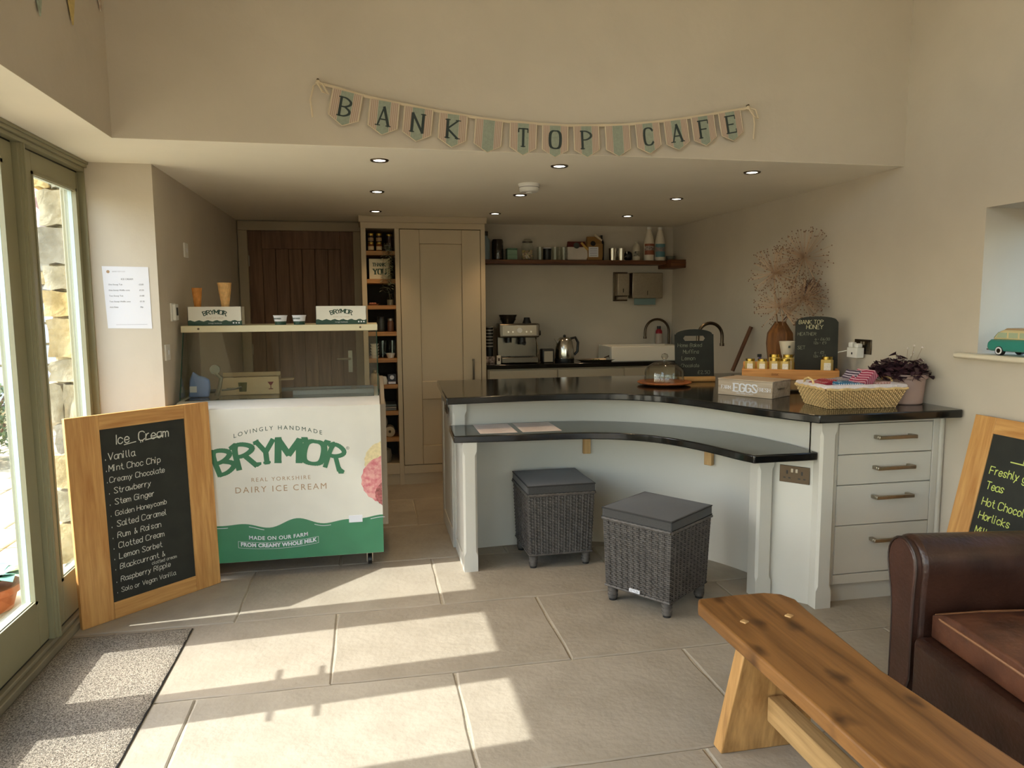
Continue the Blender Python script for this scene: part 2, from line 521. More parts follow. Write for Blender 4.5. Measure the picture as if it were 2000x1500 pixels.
# walls
bm = NB()
box(bm, -1.17, -1.0, 6.5, 6.62, 0, 2.3); box(bm, -.1, 2.95, 6.5, 6.62, 0, 2.3); box(bm, -1.0, -.1, 6.5, 6.62, 2.165, 2.3)
struct('wall_back', bm, WALL)
bm = NB(); box(bm, -1.505, -1.07, 4.07, 6.62, 0, 2.235)
struct('wall_left', bm, WALL)
bm = NB(); box(bm, -1.6, -1.07, .9, 3.49, 2.2362, 4.0); box(bm, -1.6, -1.07, -3, -2.4, 2.2362, 4.0); box(bm, -1.6, -1.07, -2.4, .9, 2.2362, 2.75); box(bm, -1.6, -1.07, -2.4, .9, 3.8, 4.0)
struct('wall_left_upper', bm, WALL)
bm = NB(); box(bm, -1.5, -1.494, -2.4, .9, 2.75, 3.8); struct('window_added_high', bm, GLASS)  # high window added out of view to brighten the right wall
sbx('wall_bulkhead', -1.6, 2.85, 3.49, 3.65, 2.2362, 4.0, WALL)
bm = NB(); box(bm, -1.6, -1.42, .95, 1.33, 0, 2.235); box(bm, -1.6, -1.42, -3, -2.6, 0, 2.235)
struct('wall_left_near', bm, WALL)
bm = NB()
for yy_ in (-2.6, -1.73, -.85, .03, .89): box(bm, -1.50, -1.42, yy_, yy_ + .06, 0, 2.235)
box(bm, -1.50, -1.42, -2.6, .95, 0, .1); box(bm, -1.50, -1.42, -2.6, .95, 2.15, 2.235)
w5 = struct('window_added_near', bm, OLIVE)  # unseen glazing added so more sun and sky bounce into the room
bm = NB(); box(bm, -1.455, -1.45, -2.6, .95, .1, 2.15); struct('pane', bm, GLASS, w5)
bm = NB(); box(bm, -1.6, 2.85, 3.49, 6.62, 2.235, 2.2361)
box(bm, -1.6, -1.07, -3, 3.49, 2.235, 2.2361)
box(bm, -1.6, 2.85, 3.651, 6.62, 2.2361, 2.32)
struct('ceiling', bm, CEIL)
bm = NB(); box(bm, -1.6, 3.2, -3, 3.65, 4.0, 4.1)
struct('ceiling_upper', bm, CEIL)
bm = NB()
box(bm, 2.85, 3.25, -3, 1.75, 0, 4.0); box(bm, 2.85, 3.25, 2.94, 6.62, 0, 4.0); box(bm, 2.85, 3.25, 1.75, 2.94, 0, 1.235); box(bm, 2.85, 3.25, 1.75, 2.94, 1.945, 4.0)
struct('wall_right', bm, WALL)
bm = NB()
box(bm, -1.6, -.9, -3.1, -3, 0, 4); box(bm, 2.5, 3.25, -3.1, -3, 0, 4); box(bm, -.9, 2.5, -3.1, -3, 2.5, 4); 
struct('wall_rear', bm, WALL)
# unseen rear glazed screen, added behind the camera to let in skylight
bm = NB()
for x in (-.9, .22, 1.36, 2.44): box(bm, x, x + .06, -3.08, -3.02, 0, 2.5)
box(bm, -.9, 2.5, -3.08, -3.02, 2.44, 2.5); box(bm, -.9, 2.5, -3.08, -3.02, 0, .1)
wr = struct('window_added_rear', bm, OLIVE)
bm = NB(); box(bm, -.85, 2.45, -3.055, -3.05, .1, 2.44); struct('pane', bm, GLASS, wr)
# right window niche
SILL = mat('cream_gloss_sill', (226, 216, 194), .4)
o = sbx('trim_1', 2.795, 3.25, 1.70, 3.03, 1.236, 1.262, SILL, bevel=.008)
bm = NB()
for a in ((1.75, 1.80), (2.32, 2.37), (2.89, 2.94)): box(bm, 3.18, 3.23, a[0], a[1], 1.262, 1.945)
box(bm, 3.18, 3.23, 1.80, 2.89, 1.262, 1.31); box(bm, 3.18, 3.23, 1.80, 2.89, 1.895, 1.945)
wn = struct('window_2', bm, PAINT, bevel=.004)
bm = NB(); box(bm, 3.20, 3.206, 1.80, 2.89, 1.31, 1.895); struct('pane', bm, GLASS, wn)

# glazed screen on the left: frame, two door leaves, side light
bm = NB()
box(bm, -1.50, -1.385, 1.33, 4.069, 2.185, 2.205); box(bm, -1.50, -1.372, 1.33, 4.069, 2.205, 2.221)
box(bm, -1.50, -1.365, 1.33, 4.069, 2.221, 2.2345)
for y0, y1 in ((3.375, 3.435), (2.04, 2.10), (4.0605, 4.0695), (1.33, 1.41)):
    if y1 - y0 < .05: box(bm, -1.50, -1.385, y0, y1, .05, 2.184); continue
    prism(bm, [(-1.50, y0), (-1.395, y0), (-1.395, y0 + .012), (-1.385, y0 + .012), (-1.385, y0 + .022), (-1.378, y0 + .022), (-1.378, y1 - .028), (-1.385, y1 - .028), (-1.385, y1 - .018), (-1.395, y1 - .018), (-1.395, y1), (-1.50, y1)], .053, 2.184)
struct('trim_2', bm, OLIVE, bevel=.002)
bm = NB()
box(bm, -1.56, -1.375, 1.33, 4.07, .0, .035); box(bm, -1.56, -1.395, 1.33, 4.07, .035, .052)
struct('trim_3', bm, mat('olive_threshold', (140, 132, 112), .5, noise=.06), bevel=.004)

def leaf(name, y0, y1, g0, g1, handle=None):
    """door leaf / side light: stiles, rails, beads, pane"""
    bm = NB(); X0, X1 = -1.475, -1.415
    box(bm, X0, X1, y0, g0, .062, 2.178); box(bm, X0, X1, g1, y1, .062, 2.178)
    box(bm, X0, X1, g0, g1, .062, .255); box(bm, X0, X1, g0, g1, 2.095, 2.178)
    root = struct(name, bm, OLIVE, bevel=.002)
    bm = NB()
    b = .014
    for (a0, a1, c0, c1) in ((g0, g0 + b, .255, 2.095), (g1 - b, g1, .255, 2.095), (g0, g1, .255, .255 + b), (g0, g1, 2.095 - b, 2.095)):
        box(bm, -1.432, -1.418, a0, a1, c0, c1); box(bm, -1.424, -1.411, a0 - .006, a1 - .006 if a0 == g0 and a1 != g1 else a1, c0, c1)
    struct('glazing_bead', bm, OLIVE, root)
    bm = NB()
    for (a0, a1, c0, c1) in ((g0, g0 + .012, .255, 2.095), (g1 - .012, g1, .255, 2.095), (g0, g1, .255, .267), (g0, g1, 2.083, 2.095)):
        box(bm, -1.452, -1.434, a0, a1, c0, c1)
    struct('pane_spacer', bm, SPACER, root)
    bm = NB(); box(bm, -1.455, -1.452, g0, g1, .255, 2.095); struct('pane', bm, GLASS, root)
    # dark gasket lines round the leaf
    bm = NB()
    for (a0, a1, c0, c1) in ((y0 - .004, y0, .062, 2.18), (y1, y1 + .004, .062, 2.18), (y0, y1, .053, .062), (y0, y1, 2.178, 2.185)):
        box(bm, -1.47, -1.418, a0, a1, c0, c1)
    struct('gasket', bm, GREYT, root)
    if handle:
        for sx, xx in ((1, -1.415), (-1, -1.475)):
            bm = NB()
            M = Matrix.Translation((xx, handle[0], 1.19)) @ Matrix.Rotation(R(90), 4, 'Y')
            cyl(bm, .022, -.006, .008, 16, M=M)
            tube(bm, [(xx, handle[0], 1.19), (xx + sx * .05, handle[0], 1.19), (xx + sx * .055, handle[0] + handle[1] * .02, 1.19), (xx + sx * .055, handle[0] + handle[1] * .14, 1.19)], .010, 8)
            struct('door_handle', bm, STEEL, root)
    return root
leaf('door_1', 2.732, 3.369, 2.83, 3.28, (2.78, 1))
leaf('door_2', 2.106, 2.724, 2.17, 2.63, (2.675, -1))
leaf('window_1', 3.441, 4.056, 3.54, 4.03)
leaf('window_4', 1.416, 2.034, 1.50, 1.94)

# back door: boards in a casing
bm = NB()
box(bm, -1.06, -.985, 6.465, 6.499, 0, 2.15); box(bm, -.115, -.05, 6.465, 6.499, 0, 2.15); box(bm, -1.06, -.05, 6.465, 6.499, 2.15, 2.226)
box(bm, -.999, -.985, 6.50, 6.56, 0, 2.15); box(bm, -.115, -.101, 6.50, 6.56, 0, 2.15); box(bm, -.999, -.101, 6.50, 6.56, 2.15, 2.164)
struct('trim_4', bm, mat('casing_paint', (176, 160, 134), .55), bevel=.004)
bm = NB()
box(bm, -.985, -.875, 6.50, 6.54, .01, 2.15); box(bm, -.225, -.115, 6.50, 6.54, .01, 2.15); box(bm, -.875, -.225, 6.50, 6.54, 2.0, 2.15); box(bm, -.875, -.225, 6.50, 6.54, .01, .2); box(bm, -.875, -.225, 6.525, 6.54, .2, 2.0)
dr = struct('door_3', bm, DOORW, bevel=.003)
for i in range(6):
    x0 = -.875 + i * .65 / 6
    bm = NB(); box(bm, x0 + .002, x0 + .65 / 6 - .002, 6.508, 6.525, .2, 2.0)
    obj('board', bm, DOORW, dr, bevel=.004)
bm = NB(); box(bm, -.185, -.15, 6.485, 6.50, .93, 1.12); tube(bm, [(-.168, 6.49, 1.05), (-.168, 6.45, 1.05), (-.28, 6.445, 1.05)], .009, 8)
obj('door_handle', bm, STEEL, dr)
for z in (.3, 1.1, 1.85):
    bm = NB(); box(bm, -.992, -.978, 6.492, 6.50, z, z + .09); obj('hinge', bm, STEEL, dr)

# ------------------------------------------------------------------ outside
PAV = mat('sandstone_paving', (172, 157, 128), .9, noise=.12, nscale=4, bump=.3, bscale=20)
patio = sbx('patio', -30, -1.6, -20, 30, -.12, -.05, mat('patio_bedding', (176, 163, 136), .95, noise=.1))
y = -1.0
while y < 11:
    x = -1.62 - rnd.uniform(0, .3); h = rnd.choice((.45, .6))
    first = -1.62
    xx = first
    while xx > -5.0:
        wdt = rnd.choice((.5, .7, .9))
        if y > 1.5:
            bm = NB(); slab_mesh(bm, xx - wdt + .008, xx - .008, y + .008, y + h - .008, -.05, -.012 + rnd.uniform(-.003, .003), .006, .01)
            obj('paving_slab', bm, PAV, patio, smooth=False)
        xx -= wdt
    y += h
# rubble stone wall of the building, its end seen through the side light
RUB = [mat('rubble_stone_%s' % 'abcd'[i], c, .95, noise=.15, nscale=14, bump=1.0, bscale=22, rgb2=tuple(max(0, v - 34) for v in c))
       for i, c in enumerate(((204, 184, 138), (186, 176, 148), (196, 172, 118), (170, 164, 146)))]
MORT = mat('lime_mortar', (220, 206, 170), .98, noise=.1, nscale=40, bump=.6, bscale=60)
sw = sbx('wall_outer', -1.615, -1.506, 4.165, 6.6, -.05, 3.0, MORT)
z = -.05
while z < 2.7:
    h = rnd.uniform(.11, .24); x = -1.64 - rnd.uniform(-.012, .02)
    while x < -1.53:
        wd = -1.508 - x if rnd.random() < .75 else min(rnd.uniform(.07, .09), -1.508 - x)
        bm = NB(); n = 3
        v = box(bm, x + .006, x + wd - .003, 4.115, 4.3 + rnd.uniform(0, .1), z + .007, z + h - .007)
        bmesh.ops.subdivide_edges(bm, edges=bm.edges[:], cuts=2, use_grid_fill=True)
        for q in bm.verts:
            q.co += Vector((rnd.uniform(-.009, .009), rnd.uniform(-.014, .012), rnd.uniform(-.008, .008)))
        obj('stone', bm, rnd.choice(RUB), sw, smooth=True)
        x += wd
    z += h
# rest of the left building shell outside so the wall has a real thickness
# far outbuilding with pantile roof
FB = mat('far_sandstone', (176, 156, 118), .95, noise=.15, nscale=3)
bm = NB(); box(bm, -6.5, -3.4, 10.0, 12.5, -.05, 2.35)
far = tag(obj('outbuilding', bm, FB), 'stone outbuilding with red pantile roof seen through the side light', 'building')
for k in range(3):
    for i in range(4):
        x0 = -5.6 + i * .62 + (k % 2) * .25
        bm = NB(); box(bm, x0, x0 + .59, 9.965, 10.05, 1.80 + k * .17, 1.96 + k * .17); obj('stone', bm, RUB[(i + k) % 4], far, bevel=.01)
bx('lintel', -5.4, -3.7, 9.93, 10.05, 1.60, 1.78, mat('grey_lintel', (120, 116, 108), .9), far)
for i in range(5):
    bx('cladding_board', -5.3, -3.8, 9.94, 10.02, .30 + i * .26, .30 + i * .26 + .23, mat('pale_blue_board', (178, 186, 192), .8), far)
bx('eaves_board', -6.6, -3.35, 9.72, 9.80, 2.26, 2.40, mat('grey_gutter', (92, 88, 84), .7), far)
TILE = [mat('red_pantile', (206, 170, 152), .9, noise=.2, nscale=6), mat('brown_pantile', (164, 126, 108), .9, noise=.2, nscale=6)]
bm0 = NB()
n = 6
top = []; 
for i in range(n + 1):
    a = i / n
    xx = a * .26; zz = .045 * math.sin(a * 2 * math.pi)
    top.append((xx, zz))
lo = [bm0.verts.new((p[0], 0, p[1])) for p in top]; hi = [bm0.verts.new((p[0], .30, p[1] + .21)) for p in top]
lo2 = [bm0.verts.new((p[0], 0, p[1] - .03)) for p in top]
for i in range(n):
    bm0.faces.new((lo[i], lo[i + 1], hi[i + 1], hi[i])); bm0.faces.new((lo2[i], lo2[i + 1], lo[i + 1], lo[i]))
t0 = obj('pantile', bm0, TILE[0], far, loc=(-6.0, 9.75, 2.42))
t1m = t0.data.copy(); t1m.materials.clear(); t1m.materials.append(TILE[1])
for r_ in range(7):
    for c_ in range(10):
        if r_ == 0 and c_ == 0: continue
        o = t0.copy(); COL.objects.link(o); o.location = (-6.0 + c_ * .255, 9.75 + r_ * .26, 2.42 + r_ * .185)
        if rnd.random() < .4: o.data = t1m
# hanging cloth
bm = NB()
g = [[bm.verts.new((-3.95 + i * .09 + j * .012, 9.90 + .02 * math.sin(i * 2.2), .75 - j * .09)) for i in range(6)] for j in range(6)]
for j in range(5):
    for i in range(5): bm.faces.new((g[j][i], g[j][i + 1], g[j + 1][i + 1], g[j + 1][i]))
o = tag(obj('hanging_cloth', bm, mat('blue_white_cloth', (188, 198, 222), .8)), 'pale blue cloth hanging by the outbuilding beyond the side light', 'cloth')
s = o.modifiers.new('solid', 'SOLIDIFY'); s.thickness = .01

def leaf_blade(bm, base, d, L, wd, droop=.5, segs=6, curl=.15):
    d = Vector(d).normalized(); base = Vector(base)
    side = d.cross(Vector((0, 0, 1)))
    if side.length < .05: side = Vector((1, 0, 0))
    side.normalize()
    pr = None
    for i in range(segs + 1):
        t = i / segs
        c = base + d * L * t + Vector((0, 0, -droop * L * t * t))
        ww = wd * math.sin(math.pi * min(1, .12 + .88 * t)) ** .8 if t < 1 else 0
        a, m_, b = bm.verts.new(c - side * ww), bm.verts.new(c - Vector((0, 0, curl * ww))), bm.verts.new(c + side * ww)
        if pr:
            bm.faces.new((pr[0], pr[1], m_, a)); bm.faces.new((pr[1], pr[2], b, m_))
        pr = (a, m_, b)

# potted plants on the patio by the door
LEAFB = mat('blue_green_leaf', (118, 168, 146), .5, noise=.12, nscale=8)
LEAFG = mat('bright_green_leaf', (112, 148, 66), .55, noise=.2, nscale=12)
TERRA = mat('terracotta', (182, 106, 68), .85, noise=.12, nscale=12, bump=.2)
pt = thing('potted_plant', 'blue-green broad-leaved plant in a terracotta pot outside the glazed door', 'plant', (-1.93, 3.95, -.012))
bm = NB(); lathe(bm, [(0, 0), (.11, 0), (.135, .09), (.15, .09), (.152, .125), (.135, .125), (.128, .11), (0, .11)], 24); obj('pot', bm, TERRA, pt)
for i in range(17):
    a = i * 2.4; r_ = rnd.uniform(.1, .9)
    bm = NB(); leaf_blade(bm, (0, 0, .11), (math.cos(a), math.sin(a), rnd.uniform(.5, 1.6)), rnd.uniform(.28, .42), rnd.uniform(.045, .07), .6)
    obj('leaf', bm, LEAFB if i % 3 else LEAFG, pt)
bm = NB(); leaf_blade(bm, (0, 0, .11), (.1, 0, 2), .50, .016, .02); obj('leaf', bm, LEAFG, pt)
# bushy shrub further out
sh = thing('shrub', 'dark leafy shrub growing beside the patio path outside the glazed door', 'shrub', (-3.75, 7.8, -.05))
bm = NB(); 
for i in range(6): tube(bm, [(0, 0, 0), (rnd.uniform(-.2, .2), rnd.uniform(-.2, .2), .4), (rnd.uniform(-.4, .4), rnd.uniform(-.4, .4), .75)], .015, 5)
obj('stem', bm, DARKW, sh)
bm = NB()
for i in range(1400):
    a, b = rnd.uniform(0, 6.28), rnd.uniform(-.9, 1.4); rr_ = rnd.uniform(.25, .5)
    c = Vector((math.cos(a) * math.cos(b) * rr_, math.sin(a) * math.cos(b) * rr_, .42 + math.sin(b) * rr_ * .85))
    leaf_blade(bm, c, (rnd.uniform(-1, 1), rnd.uniform(-1, 1), rnd.uniform(-.3, 1)), .07, .018, .3, 2)
obj('foliage', bm, mat('shrub_leaf', (96, 116, 62), .6, rgb2=(60, 78, 40), nscale=20), sh, kind='stuff')

# ================================================================== BAR
def bar_cabinet():
    root = thing('bar_cabinet', 'pale painted curved bar base with two-level seating front and corner posts', 'cabinet', (0, 0, 0))
    # curved back panel from floor to upper worktop
    inner = [(.545, 4.31), (.8, 4.335), (1.1, 4.335), (1.3, 4.31), (1.48, 4.25), (1.63, 4.16), (1.78, 4.02), (1.9, 3.88), (2.0, 3.72), (2.07, 3.55), (2.12, 3.38), (2.15, 3.20)]
    inner = [inner[0]] + chaikin(inner, 2)[1:]
    outer = [(x + .02, y + .03) for x, y in inner]
    bm = NB()
    n = len(inner)
    lo = [bm.verts.new((*p, .0)) for p in inner]; hi = [bm.verts.new((*p, .943)) for p in inner]
    lo2 = [bm.verts.new((*p, .0)) for p in outer]; hi2 = [bm.verts.new((*p, .943)) for p in outer]
    for i in range(n - 1):
        bm.faces.new((lo[i], lo[i + 1], hi[i + 1], hi[i])); bm.faces.new((lo2[i + 1], lo2[i], hi2[i], hi2[i + 1]))
        bm.faces.new((hi[i], hi[i + 1], hi2[i + 1], hi2[i])); bm.faces.new((lo[i + 1], lo[i], lo2[i], lo2[i + 1]))
    bm.faces.new((lo[0], hi[0], hi2[0], lo2[0])); bm.faces.new((lo[-1], lo2[-1], hi2[-1], hi[-1]))
    obj('curved_panel', bm, PAINT, root)
    # left end panel with raised stile, back panel
    bm = NB(); box(bm, .49, .515, 4.36, 4.98, .0, .943); box(bm, .482, .49, 4.89, 4.98, 0, .943); box(bm, .482, .49, 4.36, 4.42, 0, .943); box(bm, .482, .49, 4.42, 4.89, .0, .10); box(bm, .482, .49, 4.42, 4.89, .86, .943)
    obj('end_panel', bm, PAINT, root, bevel=.003)
    bm = NB(); box(bm, .515, 2.80, 4.95, 4.97, .0, .943); obj('back_panel', bm, PAINT, root)
    # ledge side panel at the left end
    bm = NB(); box(bm, .50, .525, 3.99, 4.33, 0, .745); box(bm, .494, .50, 4.30, 4.33, 0, .745); box(bm, .494, .50, 3.99, 4.30, 0, .08); obj('side_panel', bm, PAINT, root, bevel=.003)
    # socket panel between the two right posts
    bm = NB(); prism(bm, [(1.985, 3.285), (2.145, 3.10), (2.165, 3.115), (2.005, 3.30)], 0, .745); obj('socket_panel', bm, PAINT, root, bevel=.002)
    # posts with lamb's tongue chamfers
    def post(x0, y0, s, z0, z1, M=None):
        bm = NB(); c = .012
        def ring(z, c):
            return [bm.verts.new(p + (z,)) for p in ((x0 + c, y0), (x0 + s - c, y0), (x0 + s, y0 + c), (x0 + s, y0 + s), (x0, y0 + s), (x0, y0 + c))]
        zs = [(z0, .0005), (z0 + .09, .0005), (z0 + .115, c), (z1 - .075, c), (z1 - .05, .0005), (z1, .0005)]
        if z1 - z0 < .3: zs = [(z0, c), (z0 + .06, c), (z0 + .085, .0005), (z1, .0005)]
        rings = [ring(*q) for q in zs]
        for a, b in zip(rings, rings[1:]):
            for i in range(6): bm.faces.new((a[i], a[(i + 1) % 6], b[(i + 1) % 6], b[i]))
        bm.faces.new(list(reversed(rings[0]))); bm.faces.new(rings[-1])
        return obj('corner_post', bm, PAINT, root)
    post(.494, 3.925, .08, 0, .745)
    post(.482, 4.29, .085, .785, .943)
    post(1.905, 3.245, .085, 0, .745)
    post(2.125, 3.065, .085, 0, .943)
    # brackets under the ledge
    for (x, y, a) in ((1.325, 4.30, -8), (1.93, 3.82, -58)):
        bm = NB(); M = Matrix.Translation((x, y, 0)) @ Matrix.Rotation(R(a), 4, 'Z')
        box(bm, -.024, .024, -.03, .0, .575, .745, M); box(bm, -.024, .024, -.26, -.03, .715, .745, M)
        obj('ledge_bracket', bm, RAWW, root, bevel=.003, label='raw pine bracket')
    # drawer carcass
    bm = NB()
    box(bm, 2.205, 2.835, 3.125, 3.6, .10, .943)
    box(bm, 2.215, 2.245, 3.105, 3.125, .10, .943); box(bm, 2.78, 2.815, 3.105, 3.125, .10, .943); box(bm, 2.245, 2.78, 3.105, 3.125, .915, .943); box(bm, 2.245, 2.78, 3.105, 3.125, .10, .148)
    obj('drawer_carcass', bm, PAINT, root, bevel=.002)
    for (z0, z1) in ((.762, .912), (.608, .758), (.402, .604), (.152, .398)):
        bm = NB(); box(bm, 2.248, 2.777, 3.106, 3.13, z0, z1); d = obj('drawer', bm, PAINT, root, bevel=.0025)
        zz = z0 + (z1 - z0) * (.55 if z1 > .75 else .7)
        bm = NB(); box(bm, 2.44, 2.655, 3.060, 3.073, zz - .008, zz + .010)
        box(bm, 2.44, 2.462, 3.073, 3.107, zz - .008, zz + .010); box(bm, 2.633, 2.655, 3.073, 3.107, zz - .008, zz + .010)
        obj('handle', bm, STEEL, d, bevel=.003)
    bm = NB(); box(bm, 2.21, 2.83, 3.135, 3.16, 0, .10); obj('plinth', bm, PAINT, root)
    bm = NB(); cyl(bm, .017, 0, .943, 16, (2.832, 3.115, 0)); obj('corner_pilaster', bm, PAINT, root)
    return root
bar_cabinet()
front = [(.42, 4.055), (.6, 4.072), (.81, 4.088), (1.0, 4.094), (1.15, 4.09), (1.3, 4.07), (1.43, 4.03), (1.56, 3.945), (1.66, 3.84), (1.75, 3.67), (1.81, 3.51), (1.87, 3.36), (1.93, 3.22), (2.0, 3.09), (2.06, 2.99)]
poly = chaikin(front, 1) + [(2.835, 2.99), (2.845, 3.0), (2.845, 5.05), (.46, 5.05)]
bm = NB(); prism(bm, poly, .943, .983)
tag(obj('bar_worktop', bm, BLACK, bevel=.006, seg=3), 'polished black granite bar top, upper curved level against the right wall', 'worktop')
fl = [(.445, 3.925), (.77, 3.90), (1.05, 3.895), (1.2, 3.875), (1.345, 3.83), (1.47, 3.75), (1.57, 3.64), (1.65, 3.49), (1.71, 3.32), (1.75, 3.17), (1.785, 3.085)]
bk = [(2.122, 3.085), (2.115, 3.30), (2.07, 3.50), (2.0, 3.69), (1.9, 3.85), (1.78, 3.99), (1.63, 4.13), (1.48, 4.22), (1.3, 4.285), (1.1, 4.31), (.8, 4.31), (.585, 4.288), (.482, 4.288), (.46, 4.30)]
bm = NB(); prism(bm, chaikin(fl, 1) + bk, .745, .785)
tag(obj('bar_ledge', bm, BLACK, bevel=.006, seg=3), 'polished black granite lower seating ledge curving in front of the bar', 'worktop')
# double sockets
def socket(name, label, M):
    r = thing(name, label, 'socket')
    r.matrix_world = M
    bm = NB(); box(bm, -.073, .073, 0, .007, -.043, .043); obj('face_plate', bm, GUN, r, bevel=.002)
    bm = NB()
    for s in (-1, 1):
        box(bm, s * .036 - .004, s * .036 + .004, -.0012, 0, .000, .018)
        box(bm, s * .036 - .018, s * .036 - .007, -.0012, 0, -.022, -.016); box(bm, s * .036 + .007, s * .036 + .018, -.0012, 0, -.022, -.016)
    obj('pin_holes', bm, BLK, r, smooth=False)
    for s in (-1, 1):
        bm = NB(); box(bm, s * .011 - .006, s * .011 + .006, -.004, 0, .010, .030); obj('rocker_switch', bm, STEEL, r, bevel=.001)
    return r
def MZ(x, y, z, a): return Matrix.Translation((x, y, z)) @ Matrix.Rotation(R(a), 4, 'Z')
ang = math.degrees(math.atan2(3.10 - 3.285, 2.145 - 1.985))
ux, uy = math.cos(R(ang)), math.sin(R(ang))
cx_, cy_ = 1.985 + ux * .128 - .0, 3.285 + uy * .128
socket('double_socket', 'dark nickel double socket on the diagonal panel under the ledge end', MZ(cx_ - .0072 * -uy * -1 * 0 + uy * .0075, cy_ - ux * .0075, .655, ang))
socket('double_socket', 'dark nickel double socket on the left end of the bar under the granite', MZ(.4745, 4.62, .86, -90))

# printed sheets on the ledge
for i, (x0, x1, lab) in enumerate(((.60, .815, 'left printed menu sheet lying on the black ledge'), (.845, 1.075, 'right printed menu sheet lying on the black ledge'))):
    r = thing('menu_sheet', lab, 'paper', (x0, 3.965, .7853))
    bm = NB(); prism(bm, [(0, 0), (x1 - x0, -.002), (x1 - x0 + .0, .315), (.002, .318)], 0, .0006); obj('sheet', bm, mat('cream_paper', (222, 208, 200), .8), r)
    qs = []
    for k in range(9):
        y_ = .03 + k * .028; l = rnd.uniform(.5, .9) * (x1 - x0 - .04)
        qs.append([(.02, y_), (.02 + l, y_), (.02 + l, y_ + .004), (.02, y_ + .004)])
    flat_letters('print', qs, mat('brown_ink', (176, 150, 140), .8), r, (0, 0, .0007), (1, 0, 0), (0, 1, 0))

# ================================================================== STOOLS
def weave_face(bm, P, U, V, w0, w1, h, cols, rows_, N, th=.005):
    """horizontal strands alternately proud; face may taper from w0 (bottom) to w1 (top); P = bottom centre"""
    rr = random.Random(5)
    for r_ in range(rows_):
        t0, t1 = r_ / rows_, (r_ + .86) / rows_
        for c in range(cols):
            proud = (r_ + c) % 2
            o = th if proud else th * .35
            a0, a1 = c / cols - .5, (c + 1) / cols - .5
            m_ = (a0 + a1) / 2
            def pt(a, t, d):
                ww = w0 + (w1 - w0) * t
                return P + U * (a * ww) + V * (t * h) + N * d
            j = rr.uniform(-.0005, .0005)
            vs = [bm.verts.new(pt(a0, t0, .0)), bm.verts.new(pt(m_, t0 + .1 / rows_, o + j)), bm.verts.new(pt(a1, t0, .0)),
                  bm.verts.new(pt(a0, t1, .0)), bm.verts.new(pt(m_, t1 - .1 / rows_, o + j)), bm.verts.new(pt(a1, t1, .0))]
            bm.faces.new((vs[0], vs[1], vs[4], vs[3])); bm.faces.new((vs[1], vs[2], vs[5], vs[4]))

